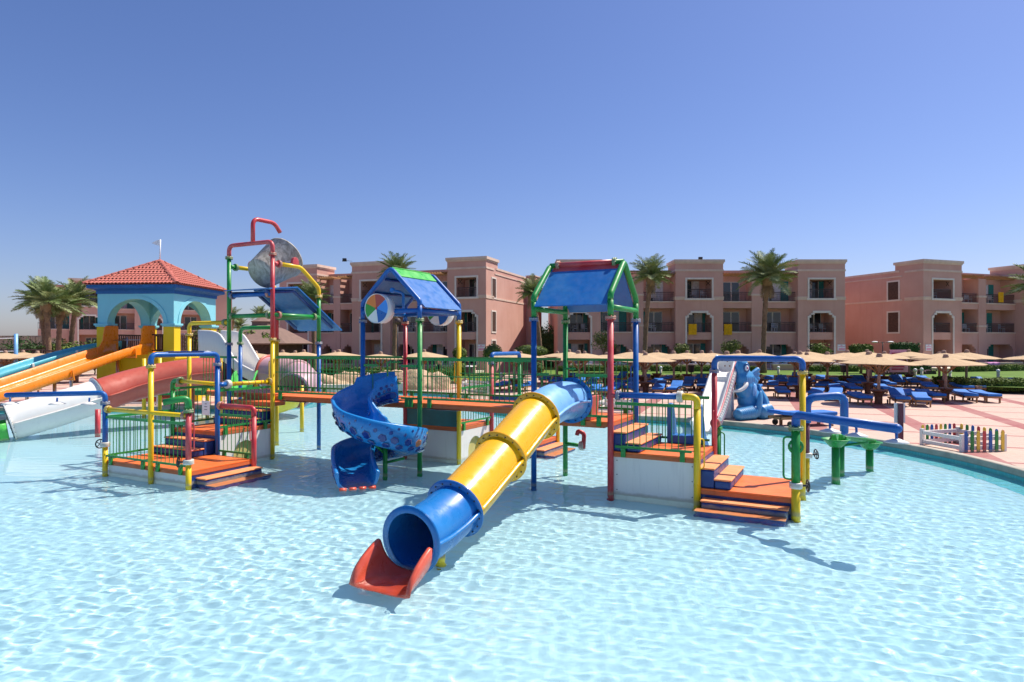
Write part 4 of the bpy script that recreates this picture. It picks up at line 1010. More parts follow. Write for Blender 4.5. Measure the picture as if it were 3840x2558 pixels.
mb = MB(); mb.box((-hs_ - .02, -hs_ - .02, lz(5.501)), (hs_ + .02, hs_ + .02, lz(5.70))); mb.loft([[(sx*a, sy*a, zz) for sx, sy in ((-1, -1), (1, -1), (1, 1), (-1, 1))] for a, zz in ((hs_ + .03, lz(5.66)), (hs_ + .10, lz(5.70)), (hs_ + .28, lz(5.76)), (hs_ + .31, lz(5.78)), (hs_ + .31, lz(5.93)), (hs_ - .2, lz(5.94)))], 0, False)
local('cornice', mb.mesh('cornice', 'gazebo_blue'), T)
ea, ez, az_ = 2.42, lz(5.95), lz(7.36)
mb = MB(); mb.add([(-ea, -ea, ez), (ea, -ea, ez), (ea, ea, ez), (-ea, ea, ez), (0, 0, az_)], [(0, 1, 4), (1, 2, 4), (2, 3, 4), (3, 0, 4), (0, 3, 2, 1)]); rf = local('roof', mb.mesh('roof', 'roof_tile'), T)
def tile_mesh():
    mb = MB(); rings = []
    for yy, k in ((0, 1.0), (.33, .86)):
        o_ = [(.103*k*math.cos(math.pi*j/8), yy, .078*k*math.sin(math.pi*j/8)) for j in range(9)]; i_ = [(a*.84, b, c*.8) for a, b, c in o_[::-1]]; rings.append(o_ + i_)
    mb.loft(rings, 0, False, True, True); return mb.mesh('roof_tile', 'roof_tile')
TILE = tile_mesh(); sl = math.hypot(ea, az_ - ez); tilt = math.atan2(az_ - ez, ea); rest = MB(); rnd = random.Random(2); kk = 0
for face in range(4):
    for row in range(10):
        d = row*.272; hw = ea*(1 - d/sl); m_ = int(2*hw/.196); 
        for c in range(m_):
            x = (c - (m_ - 1)/2)*.196
            M = Matrix.Rotation(face*math.pi/2, 4, 'Z') @ Matrix.Translation((x, -ea - .03 + d*math.cos(tilt), ez + .012 + d*math.sin(tilt))) @ Matrix.Rotation(tilt - .07, 4, 'X') @ Matrix.Rotation(rnd.uniform(-.03, .03), 4, 'Z')
            if face in (0, 1) and kk < 300:
                o = local('roof_tile', TILE, rf); o.matrix_basis = M; kk += 1
            else:
                vs_ = [M @ v_.co for v_ in TILE.vertices]; rest.add(vs_, [tuple(p.vertices) for p in TILE.polygons])
rs = local('roof_tiles', rest.mesh('roof_tiles', 'roof_tile', fix=False), rf); rs['kind'] = 'stuff'
for k in range(4):
    a = math.pi/4 + k*math.pi/2
    for j in range(11):
        f = j/11; q = Vector((math.cos(a)*ea*1.414*(1 - f), math.sin(a)*ea*1.414*(1 - f), ez + (az_ - ez)*f + .03)); d = Vector((-math.cos(a)*ea*1.414, -math.sin(a)*ea*1.414, az_ - ez)).normalized(); s = Vector((0, 0, 1)).cross(d).normalized()
        o = local('ridge_tile', TILE, rf); o.matrix_basis = orient(q, -s, d, (-s).cross(d)) @ Matrix.Diagonal((1.15, 1.12, 1.3, 1))
mb = MB(); mb.tube([(0, 0, az_ - .05), (.03, 0, lz(8.52))], .035, 8); fp = local('flag_pole', mb.mesh('flag_pole', 'sign_white'), T)
mb = MB(); mb.prism([(0, -.015, lz(8.52)), (0, -.015, lz(8.18)), (-.2, -.015, lz(8.24)), (-.46, -.015, lz(8.33)), (-.2, -.015, lz(8.46))], (0, .03, 0)); local('pennant', mb.mesh('pennant', 'sign_white'), T)
# platform, base and its railing
mb = MB(); mb.box((-hs_ - .15, -hs_ - .15, lz(gz - .3)), (hs_ + .15, hs_ + .15, lz(gz))); local('platform', mb.mesh('platform', 'gazebo_yellow', .01), T)
mb = MB(); mb.box((-hs_ + .02, -hs_ + .25, 0), (hs_ - .02, hs_ - .02, lz(gz - .31))); mb.box((-hs_ + .6, -hs_ - .1, .0), (-.9, -hs_ + .24, lz(gz - .31))); mb.box((.6, -hs_ - .1, 0), (hs_ + 1.3, -hs_ + .24, lz(1.7))); local('base_wall', mb.mesh('base_wall', 'gazebo_yellow', .01), T)
for x, r in ((-.2, .62), (1.55, .7)):
    mb = MB(); q = [(x + r*math.cos(math.pi*j/14), -hs_ - .12, .25 + 1.25*r*math.sin(math.pi*j/14)) for j in range(15)]; mb.prism(q, (0, .06, 0)); local('niche', mb.mesh('niche', 'red'), T)
    mb = MB(); mb.tube([(a, b - .0, c) for a, b, c in q], .1, 8); local('niche_arch', mb.mesh('niche_arch', 'gazebo_yellow'), T)
mb = MB(); mb.box((-hs_ - .25, -hs_ - .5, 0), (hs_ + .9, -hs_ - .12, .22)); local('plinth', mb.mesh('plinth', 'red'), T)
BALU = MB().box((-.025, -.025, 0), (.025, .025, 1)).mesh('baluster', 'wood_dark')
def wood_rail(a, b, h=.92):
    a, b = Vector(a), Vector(b); d = b - a; L_ = d.length; d.normalize(); M = orient(a, d, Z3.cross(d), Z3); mb = MB(); mb.box((0, -.035, h - .07), (L_, .035, h), 0, M); mb.box((0, -.03, .06), (L_, .03, .12), 0, M); o = local('wood_railing', mb.mesh('wood_railing', 'wood_dark'), T)
    n_ = int(L_/.17)
    for k in range(n_ + 1): p = a + d*(L_*k/n_); local('baluster', BALU, o, (p.x, p.y, p.z + .1), (0, 0, math.atan2(d.y, d.x)), (1, 1, h - .14))
g0 = lz(gz); yv = -hs_ + .2
wood_rail((.55, yv, g0), (hs_ - cw, yv, g0)); wood_rail((-hs_ + cw, yv, g0), (-1.25, yv, g0)); wood_rail((hs_ - .2, -hs_ + cw, g0), (hs_ - .2, -.6, g0)); wood_rail((-hs_ + cw, hs_ - .2, g0), (hs_ - cw, hs_ - .2, g0)); wood_rail((-hs_ + .2, -hs_ + cw, g0), (-hs_ + .2, hs_ - cw, g0))
mb = MB(); mb.box((-.18, hs_ - .29, g0 + .1), (.32, hs_ - .26, g0 + 1.0)); sb = local('rules_board', mb.mesh('rules_board', 'sign_violet'), T)
mb = MB()
for r in range(3):
    for c in range(3): mb.box((-.12 + c*.15, hs_ - .297, g0 + .25 + r*.2), (-.02 + c*.15, hs_ - .292, g0 + .37 + r*.2))
mb.box((-.1, hs_ - .297, g0 + .86), (.25, hs_ - .292, g0 + .93)); local('board_print', mb.mesh('board_print', 'ink'), sb)
mb = MB(); mb.tube([(-1.35, -hs_ + .05, g0 + .62), (.4, -hs_ + .05, g0 + .62)], .02, 8); mb.tube([(-.45, -hs_ + .05, g0), (-.45, -hs_ + .05, g0 + .75)], .025, 8); local('steel_bar', mb.mesh('steel_bar', 'steel'), T)

# orange slide from its front
op = spline([(-18.95, 32.6, 2.60), (-19.03, 31.9, 2.54), (-19.35, 30.4, 2.18), (-19.85, 28.2, 1.56), (-20.4, 25.9, .93), (-20.9, 23.8, .45), (-21.2, 22.6, .3)], 7)
OS = thing('open_slide', 'wide open orange slide running down from the gazebo to the water', 'slide', (-21, 29, 0))
sweep(op, lambda f: u_prof(.95, .42, .40, .05, .3, .05), 'slide_orange', 'chute', OS)
for f in (.22, .5, .78):
    p, t, sd, u = upath(op, f); mb = MB(); mb.prism([p + sd*x + u*zz for x, zz in ((-1.01, -.05), (1.01, -.05), (1.06, .34), (1.12, .34), (1.09, -.12), (-1.09, -.12), (-1.12, .34), (-1.06, .34))], t*.05); obj('joint_rib', mb, 'slide_orange', OS)
    if f < .7: q = p - u*.1; mb = MB(); mb.tube([(q.x, q.y, -.42), (q.x, q.y, q.z)], .07, 10); obj('support_post', mb, 'steel', OS)
for sg in (-1, 1):
    p, t, sd, u = upath(op, .03); c = p + sd*(sg*.98); mb = MB()
    mb.prism([c + t*x + Z3*zz for x, zz in ((-.35, -.1), (1.1, -.1), (1.1, .15), (.75, .6), (.62, 1.22), (.52, 1.32), (-.30, 1.32), (-.35, 1.24))], sd*.05); obj('side_shield', mb, 'slide_orange', OS, .015)
# turquoise half pipe behind it
tp = spline([(-20.75, 34.3, 2.66), (-21.5, 33.2, 2.42), (-22.2, 31.2, 1.92), (-22.8, 29.2, 1.32), (-23.5, 27.6, .72), (-24.6, 26.2, .35)], 7)
TQ = thing('half_pipe_slide', 'turquoise half-pipe slide with pale collars behind the orange slide', 'slide', (-22.3, 30.5, 0))
sweep(tp, u_prof(.5, .5, .5, .04, 1.0, .03, 14), 'turquoise', 'chute', TQ)
for f in (.3, .5, .68):
    p, t, sd, u = upath(tp, f); mb = MB(); q = [(.56*math.cos(a), .5 - .56*math.sin(a)) for a in [math.pi*j/16 for j in range(17)]] + [(-.62, .52)] + [(.63*math.cos(a), .5 - .63*math.sin(a)) for a in [math.pi - math.pi*j/16 for j in range(17)]]
    mb.prism([p + sd*a + u*b for a, b in q], t*.09); obj('collar', mb, 'white', TQ)
    mb = MB(); mb.tube([(p.x, p.y, -.42), (p.x, p.y, p.z - .05)], .07, 8); obj('support_post', mb, 'steel', TQ)
# red and white closed tube
rp = spline([(-11.2, 24.9, 1.95), (-12.0, 24.4, 1.88), (-12.9, 23.8, 1.72), (-13.6, 23.1, 1.50), (-14.15, 22.3, 1.22), (-15.0, 21.4, .84), (-15.9, 20.6, .50)], 8)
RT = thing('enclosed_slide', 'closed tube slide, faded red above and white below, at left of the pool', 'slide', (-13.7, 22, 0))
k = int(len(rp)*.665); tube_section(RT, rp[:k+1], .57, 'red_tube'); tube_section(RT, rp[k:], .57, 'white')
p, t, sd, u = upath(rp, k/(len(rp)-1)); ring_at(RT, p, t, .56, .67, .02, 'red_tube', bolts=20); ring_at(RT, p + t*.03, t, .56, .66, .012, 'white', bolts=0)
p, t, sd, u = upath(rp, .999); ring_at(RT, p, t, .55, .66, .02, 'white', bolts=22); p, t, sd, u = upath(rp, .0); ring_at(RT, p, t, .55, .64, .02, 'red_tube', bolts=0)
sweep(spline([rp[-1] - Vector((0, 0, .57)) , Vector((-16.8, 19.9, -.25)), Vector((-17.8, 19.2, -.32)), Vector((-18.8, 18.6, -.34))], 6), u_prof(.57, .62, .62, .05, .9, .05), 'chute_green', 'exit_trough', RT)
mb = MB(); q = G(355, 1632); mb.tube([(q.x + .1, q.y, -.42), (q.x + .1, q.y, .85)], .08, 10); RECV.append(obj('support_post', mb, 'red', RT))
mb = MB(); mb.tube([(-12.0, 24.4, -.42), (-12.0, 24.4, 1.35)], .09, 10); obj('support_post', mb, 'red', RT)
# white open slide feeding the pink tube, with the yellow run-out
wp = spline([(-14.6, 31.4, 2.5), (-13.6, 30.8, 2.42), (-12.7, 30.2, 2.05), (-11.8, 29.6, 1.55), (-10.9, 29.2, 1.15)], 8)
WS = thing('open_slide', 'high-sided white slide leading from the gazebo into the pink tube', 'slide', (-13, 30.5, 0))
def wprof(f): h = 1.15 if f < .3 else max(.5, 1.15 - (f - .3)*2.2); return u_prof(.55, h, h, .05, .25, .05)
sweep(wp, wprof, 'white', 'chute', WS)
for q in ((-13.2, 30.5), (-11.6, 29.5)): mb = MB(); mb.tube([(q[0], q[1], -.42), (q[0], q[1], 1.2)], .08, 8); obj('support_post', mb, 'yellow', WS)
pp = spline([(-10.95, 29.2, 1.72), (-10.2, 28.9, 1.68), (-9.4, 28.4, 1.55), (-8.85, 27.6, 1.3), (-9.0, 26.8, 1.05)], 8)
PT = thing('enclosed_slide', 'fat faded pink tube slide behind the left bridge with yellow run-out', 'slide', (-9.7, 28, 0))
tube_section(PT, pp, .70, 'pink_tube')
p, t, sd, u = upath(pp, 0); ring_at(PT, p, t, .66, .80, .03, 'red_tube', bolts=0)
for f in (.5, .98): p, t, sd, u = upath(pp, f); ring_at(PT, p, t, .69, .78, .025, 'pink_tube', bolts=0)
sweep(spline([(-9.0, 26.8, .42), (-9.6, 26.2, .2), (-10.6, 26.2, -.05), (-11.4, 26.6, -.15)], 6), u_prof(.6, .6, .6, .05, .9, .05), 'chute_yellow', 'exit_trough', PT)
q = G(1132, 1613); mb = MB(); mb.tube([(q.x, q.y, -.42), (q.x, q.y, 1.55)], .07, 10); RECV.append(obj('support_post', mb, 'yellow', PT))
GS = thing('small_slide', 'short lime green half-pipe beside the pink tube', 'slide', (-11.8, 26.4, 0))
sweep(spline([(-11.25, 27.6, 1.45), (-11.0, 26.8, 1.38), (-10.75, 26.0, 1.2), (-10.6, 25.4, 1.0)], 6), u_prof(.38, .42, .42, .04, .9, .04), 'chute_green', 'chute', GS)
mb = MB(); mb.tube([(-10.95, 26.6, -.42), (-10.95, 26.6, 1.3)], .06, 8); obj('support_post', mb, 'yellow', GS)
KP = thing('play_platform', 'small yellow and green play platform under the white slide', 'platform', (-14.2, 27.2, 0))
mb = MB(); mb.box((-15.2, 26.6, .9), (-12.4, 28.0, 1.1)); obj('deck_board', mb, 'green', KP)
for x, y in ((-15.1, 26.7), (-12.5, 26.7), (-15.1, 27.9), (-12.5, 27.9)): mb = MB(); mb.tube([(x, y, -.42), (x, y, 2.4)], .08, 8); obj('post', mb, 'yellow', KP)
mb = MB(); mb.box((-15.1, 26.62, 1.75), (-12.5, 26.68, 1.85)); mb.box((-15.1, 26.62, 1.4), (-12.5, 26.68, 1.46)); obj('rail', mb, 'deck_orange', KP)
mb = MB(); mb.lathe([(.001, .32), (.2, .28), (.3, .1), (.3, 0), (.001, 0)], 14, (-12.5, 26.7, 2.4)); obj('cap', mb, 'white', KP)

# ---------------------------------------------------------------- blue elephant slide on the deck
ec = G(2784, 1571, DECK_Z); EL = thing('elephant_slide', 'blue elephant-shaped slide with white chute and tusk at the pool edge', 'slide', ec)
fw = Vector((-.48, -.877, 0)); rt = Vector((.877, -.48, 0))                 # forward = down the chute, right = the side in view
def E(f, r, zz): return ec + fw*f + rt*r + Z3*zz
chp = spline([E(-.75, -.72, 1.76), E(-.35, -.72, 1.70), E(.4, -.72, 1.34), E(1.25, -.72, .82), E(2.1, -.72, .36), E(2.9, -.72, .04), E(3.5, -.72, -.12)], 7)
sweep(chp, lambda f: u_prof(.31, .30 + .25*max(0, 1 - f*4), .34 + .3*max(0, 1 - f*5), .06, .5, .05), 'white', 'chute', EL)
mb = MB(); mb.prism([E(-.86, -1.06, 1.7), E(-.86, -.38, 1.7), E(-.86, -.36, 2.15), E(-.86, -.52, 2.32), E(-.86, -.92, 2.32), E(-.86, -1.06, 2.1)], fw*.06); obj('back_board', mb, 'white', EL, .015)
for a, b in ((-.70, 2.16), (-.79, 1.98), (-.61, 1.98)): mb = MB(); mb.lathe([(.001, .01), (.03, .008), (.03, 0)], 8, M=orient(E(-.795, a, b), rt, Z3, fw)); obj('bolt_hole', mb, 'wood_tan', EL)
mb = MB(); mb.box((-.35, -.75, 0), (.35, -.15, 1.6), 0, orient(E(-.55, -.72, 0), rt, -fw, Z3)); obj('ladder_core', mb, 'white', EL, .03)
def merge(o, vox=.03, it=6):
    r = o.modifiers.new('merge', 'REMESH'); r.mode = 'VOXEL'; r.voxel_size = vox; r.use_smooth_shade = True
    s = o.modifiers.new('soften', 'SMOOTH'); s.factor = .5; s.iterations = it; return o
ef, er_ = Vector((-.717, -.697, 0)), Vector((.697, -.717, 0)); eo = Vector((9.08, 25.02, DECK_Z))   # the animal sits askew beside the chute
def E2(f, r, zz): return eo + ef*f + er_*r + Z3*zz
qz = Quaternion(Z3, math.atan2(er_.y, er_.x)); mb = MB()
for c, rad in ((E2(.22, -.14, 1.86), (.27, .34, .42)), (E2(.34, -.08, 1.50), (.24, .27, .30)), (E2(.12, -.06, 1.12), (.36, .44, .46)), (E2(-.2, -.03, .72), (.44, .62, .50)), (E2(-.48, .0, .62), (.44, .45, .56)), (E2(-.2, 0, .30), (.50, .75, .30)), (E2(.24, -.12, 2.08), (.2, .26, .19))):
    n0 = len(mb.v); mb.ball(c, rad, 14, 10)
    for i in range(n0, len(mb.v)): mb.v[i] = tuple(Vector(c) + qz @ (Vector(mb.v[i]) - Vector(c)))
for k in range(5):                                                       # folds of the cheek
    mb.tube([E2(.40 - .09*k, .08 + .015*k, 1.80), E2(.46 - .11*k, .15 + .02*k, 1.58), E2(.46 - .13*k, .16 + .02*k, 1.36)], [.03, .055, .05], 8)
merge(obj('body', mb, 'elephant', EL))
mb = MB()
for k in range(6):                                                       # frilled ear
    a = R(-100 + 25*k); d = (-ef)*math.cos(a) + Z3*math.sin(a) + er_*.25; c0 = E2(.02, .10, 1.68); mb.tube([c0, c0 + d*.22, c0 + d*(.40 + .05*(k % 2)), c0 + d*.50], [.06, .085, .10, .035], 9)
merge(obj('ear', mb, 'elephant', EL), .025, 3)
mb = MB()
for k in range(8):                                                       # ridged hind quarter fanning out to the ground
    f = k/7; top = E2(-.36 - .08*f, .22 - .06*f, 1.30 - .05*f); foot = E2(-.50 - .50*f, .50 - .22*f, .08); mid = top.lerp(foot, .5) - ef*.16*f + er_*.08; pts_ = spline([top, mid, foot], 5); mb.tube(pts_, [.06 + .009*i for i in range(len(pts_))], 9)
merge(obj('hind_quarter', mb, 'elephant', EL), .028, 2)
def ringed(a, b, r0, r1, n_, name):
    mb = MB(); pts_ = []; rad = []
    for i in range(n_*4 + 1):
        f = i/(n_*4); pts_.append(Vector(a).lerp(Vector(b), f)); rad.append((r0 + (r1 - r0)*f)*(1 + .10*math.cos(f*n_*2*math.pi)))
    d = (Vector(b) - Vector(a)).normalized(); pts_ += [pts_[-1] + d*.06, pts_[-1] + d*.10]; rad += [r1*.75, r1*.2]; pts_ = [pts_[0] - d*.1] + pts_; rad = [r0*.3] + rad
    mb.tube(pts_, rad, 18); return obj(name, mb, 'elephant', EL)
ringed(E2(-.58, .48, .28), E2(.02, .50, .27), .27, .26, 7, 'hind_leg'); ringed(E2(.28, .30, .25), E2(1.10, .14, .22), .25, .21, 8, 'fore_leg')
mb = MB(); c = E2(.10, .50, .58); mb.ball(c, (.10, .15, .52), 12, 10); fl = obj('flipper_arm', mb, 'elephant', EL)
for v_ in fl.data.vertices: v_.co = c + Quaternion(er_, R(-14)) @ (qz @ (v_.co - c))
mb = MB(); c = E2(.06, .29, 1.08); mb.ball(c, (.06, .17, .26)); bp_ = obj('belly_patch', mb, 'pale_blue', EL)
for v_ in bp_.data.vertices: v_.co = c + qz @ (v_.co - c)
mb = MB(); tp_ = spline([E2(.36, .06, 1.44), E2(.52, .16, 1.28), E2(.76, .08, 1.12), E2(.96, -.10, 1.08), E2(1.04, -.24, 1.12)], 5); mb.tube(tp_, [.10 - .0035*i for i in range(len(tp_))], 12); obj('tusk', mb, 'white', EL)
Me = orient(E2(.36, .10, 1.94), (-ef*.8 + er_*.6).normalized(), Z3, (er_*.8 + ef*.6).normalized())
mb = MB(); mb.lathe([(.14, -.10), (.155, .03), (.11, .06), (.09, .05)], 20, M=Me @ Matrix.Diagonal((.8, 1.2, 1, 1))); obj('eye_socket', mb, 'elephant_dark', EL)
mb = MB(); mb.lathe([(.10, .03), (.08, .07), (.04, .09), (.001, .095)], 18, M=Me @ Matrix.Diagonal((.85, 1.15, 1, 1))); ey = obj('eye', mb, 'sign_white', EL)
mb = MB(); mb.lathe([(.036, .086), (.03, .10), (.001, .104)], 14, M=Me); obj('iris', mb, 'ink_red', ey)
# gum line with its row of rounded teeth hanging outside the chute
gl = [.06 + .80*i/20 for i in range(21)]; mb = MB(); mb.tube([upath(chp, f)[0] - upath(chp, f)[2]*.41 + upath(chp, f)[3]*(.35 + .3*max(0, 1 - f*5)) for f in gl], .022, 8); obj('gum', mb, 'gum_red', EL)
for i in range(24):
    f = .10 + .72*i/23; p, t, sd, u = upath(chp, f); c = p - sd*.47 + u*(.24 + .3*max(0, 1 - f*5))
    for j, (dz_, m_) in enumerate(((0, 'white'), (-.15, 'pink_tube'))):
        mb = MB(); mb.ball(c + u*dz_, (.06, .06, .06), 10, 6); o = obj('tooth', mb, m_, EL)
        for v_ in o.data.vertices:
            q = v_.co - (c + u*dz_); v_.co = c + u*dz_ + sd*q.dot(sd)*1.1 + u*q.dot(u)*1.6 + t*q.dot(t)*.95

# ---------------------------------------------------------------- water toys and fences at the right
WT = thing('water_channel', 'green water table with two bowls and sloping trough on three legs', 'water toy', G(3134, 1798))
a, b, c = G(3134, 1798), G(3261, 1756), G(3152, 1771)
for q, h in ((a, .70), (b, .44), (c, .66)):
    mb = MB(); mb.tube([(q.x, q.y, -.42), (q.x, q.y, h)], .085, 14); RECV.append(obj('leg', mb, 'green', WT))
for q, h, r in ((a, .72, .27), (b, .46, .25)):
    mb = MB(); mb.lathe([(.001, 0), (.12, .0), (.19, .07), (r, .16), (r + .03, .165), (r + .03, .18), (r - .02, .18), (.17, .09), (.11, .03), (.001, .03)], 24, (q.x, q.y, h)); obj('bowl', mb, 'green', WT)
sweep(spline([(a.x + .1, a.y + .1, .84), ((a.x*2 + b.x)/3, (a.y*2 + b.y)/3 + .1, .80), ((a.x + 2*b.x)/3, (a.y + 2*b.y)/3 + .1, .70), (b.x, b.y + .02, .60)], 5), u_prof(.13, .10, .10, .02, .6, .015), 'green', 'trough', WT)
mb = MB(); mb.tube([(c.x, c.y, .62), (c.x + .75, c.y + .2, .66)], .03, 8); obj('strut', mb, 'green', WT)
for dx in (-.06, .1): mb = MB(); mb.prism([(a.x + dx, a.y, .82), (a.x + dx + .1, a.y - .02, .82), (a.x + dx + .06, a.y, .99), (a.x + dx + .02, a.y, .98)], (0, .1, 0)); obj('paddle', mb, 'chute_green', WT)
SH = thing('water_spout', 'blue hooked water spout pipe on a maroon post beyond the low deck', 'water toy', G(3026, 1811)); q = G(3026, 1811)
for z0_, z1_, m_ in ((-.42, .55, 'yellow'), (.56, 1.30, 'purple_post')): mb = MB(); mb.tube([(q.x, q.y, z0_), (q.x, q.y, z1_)], .055, 12); RECV.append(obj('post', mb, m_, SH))
o = pipe(SH, [(q.x, q.y, 1.3), (q.x, q.y, 1.84), (q.x + .78, q.y - .05, 1.90), (q.x + .78, q.y - .05, 1.12)], 'blue', r=.085, name='hook_pipe', er=.2); mb = MB(); mb.ball((q.x + .78, q.y - .05, 1.12), .085, 12, 8); obj('end_cap', mb, 'blue', SH); collar(SH, Vector((q.x, q.y, .6)), wheel=(1, 0, .1))
SG = G(3377, 1658, DECK_Z); sg_ = thing('sign_post', 'back of a white sign board on a purple post by the water', 'sign', SG)
mb = MB(); mb.box((SG.x - .06, SG.y - .05, DECK_Z), (SG.x + .06, SG.y + .05, 1.28)); obj('post', mb, 'purple_post', sg_, .005)
mb = MB(); mb.box((SG.x - .15, SG.y + .052, .70), (SG.x + .17, SG.y + .07, 1.28)); obj('board', mb, 'sign_white', sg_, .003)

PK = MB(); PK.prism([(-.045, 0, 0), (.045, 0, 0), (.045, 0, .50), (.03, 0, .545), (0, 0, .56), (-.03, 0, .545), (-.045, 0, .50)], (0, .025, 0)); 
PKM = {m_: PK.mesh('picket', m_, .005) for m_ in ('ball_red', 'blue', 'scale_green', 'scale_yellow', 'green', 'red')}
def picket_fence(corners, label, gap=.19, open_first=False, h=1.0):
    F = thing('picket_fence', label, 'fence', corners[0]); cols = ['blue', 'green', 'scale_yellow', 'red']; i = 0
    for k in range(len(corners)):
        a, b = corners[k], corners[(k+1) % len(corners)]; d = b - a; L_ = d.length; d.normalize(); n_ = Vector((d.y, -d.x, 0)); M = orient(a, d, -n_, Z3)
        mb = MB(); mb.box((-.045, -.045, 0), (.045, .045, .46*h), 0, M); obj('fence_post', mb, 'white', F, .006)
        mb = MB(); mb.box((.05, -.03, .30*h), (L_ - .05, .03, .40*h), 0, M); obj('rail', mb, 'white', F, .004); mb = MB(); mb.box((.05, -.03, .05), (L_ - .05, .03, .15), 0, M); obj('rail', mb, 'white', F, .004)
        if not (open_first and k == 0):
            m_ = int(L_/gap)
            for j in range(m_ + 1):
                o = bpy.data.objects.new('picket', PKM[cols[i % 4]]); link(o, F); p = a + d*(.08 + (L_ - .16)*j/m_) + n_*.06; o.location = p; o.rotation_euler.z = math.atan2(d.y, d.x); o.scale = (1, 1, h); i += 1
    return F
picket_fence([G(3458, 1668, DECK_Z), G(3607, 1695, DECK_Z), G(3765, 1692, DECK_Z), G(3592, 1660, DECK_Z)], 'low white pen with red, yellow, green and blue pickets near the pool skimmer', open_first=True)
picket_fence([G(2238, 1543, DECK_Z), G(2360, 1548, DECK_Z), G(2392, 1535, DECK_Z), G(2270, 1531, DECK_Z)], 'low white picket pen with coloured slats behind the red post of the right play house', gap=.2, open_first=True)
picket_fence([G(465, 1521, DECK_Z), G(590, 1519, DECK_Z), G(600, 1506, DECK_Z), G(480, 1508, DECK_Z)], 'low white picket pen below the red and white tube slide', gap=.3, open_first=True, h=1.3)
picket_fence([G(1735, 1468, DECK_Z), G(1830, 1476, DECK_Z), G(1840, 1462, DECK_Z), G(1750, 1456, DECK_Z)], 'low white picket pen seen through the bars of the central bridge', gap=.3, open_first=True, h=1.3)
# skimmer in the pool wall
q = G(3480, 1695, .1); mb = MB(); mb.box((q.x - .42, q.y - .14, -.06), (q.x + .42, q.y - .02, .12)); 
SK = thing('pool_skimmer', 'dark slot of the pool skimmer in pale frame below the coloured pen', 'skimmer', q); d = (G(3598, 1708, 0) - G(3452, 1680, 0)).normalized(); M = orient(G(3480, 1699, 0) , d, Z3.cross(d), Z3)
mb = MB(); mb.box((-.36, -.09, -.05), (.36, -.03, .12), 0, M); obj('frame', mb, 'cream_edge', SK, .005); mb = MB(); mb.box((-.30, -.096, -.02), (.30, -.088, .09), 0, M); obj('slot', mb, 'black', SK)
# ---------------------------------------------------------------- hotel blocks
RAILS = {}
def iron_rail(w):
    k = round(w, 1)
    if k not in RAILS:
        mb = MB(); mb.box((-w/2, -.03, .86), (w/2, .03, .92)); mb.box((-w/2, -.02, .05), (w/2, .02, .09)); mb.box((-w/2, -.015, .70), (w/2, .015, .73))
        n_ = int(w/.13)
        for i in range(n_ + 1): x = -w/2 + w*i/n_; mb.box((x - .014, -.014, .05), (x + .014, .014, .88))
        RAILS[k] = mb.mesh('balcony_railing', 'iron')
    return RAILS[k]
CHAIR = MB(); CHAIR.box((-.24, -.24, .38), (.24, .24, .43)); CHAIR.box((-.24, .2, .43), (.24, .25, .86))
for sx in (-.22, .18):
    for sy in (-.22, .2): CHAIR.box((sx, sy, 0), (sx + .04, sy + .04, .38))
CHAIR.box((-.27, -.2, .6), (-.23, .22, .64)); CHAIR.box((.23, -.2, .6), (.27, .22, .64)); CHAIR = CHAIR.mesh('chair', 'plastic_white')

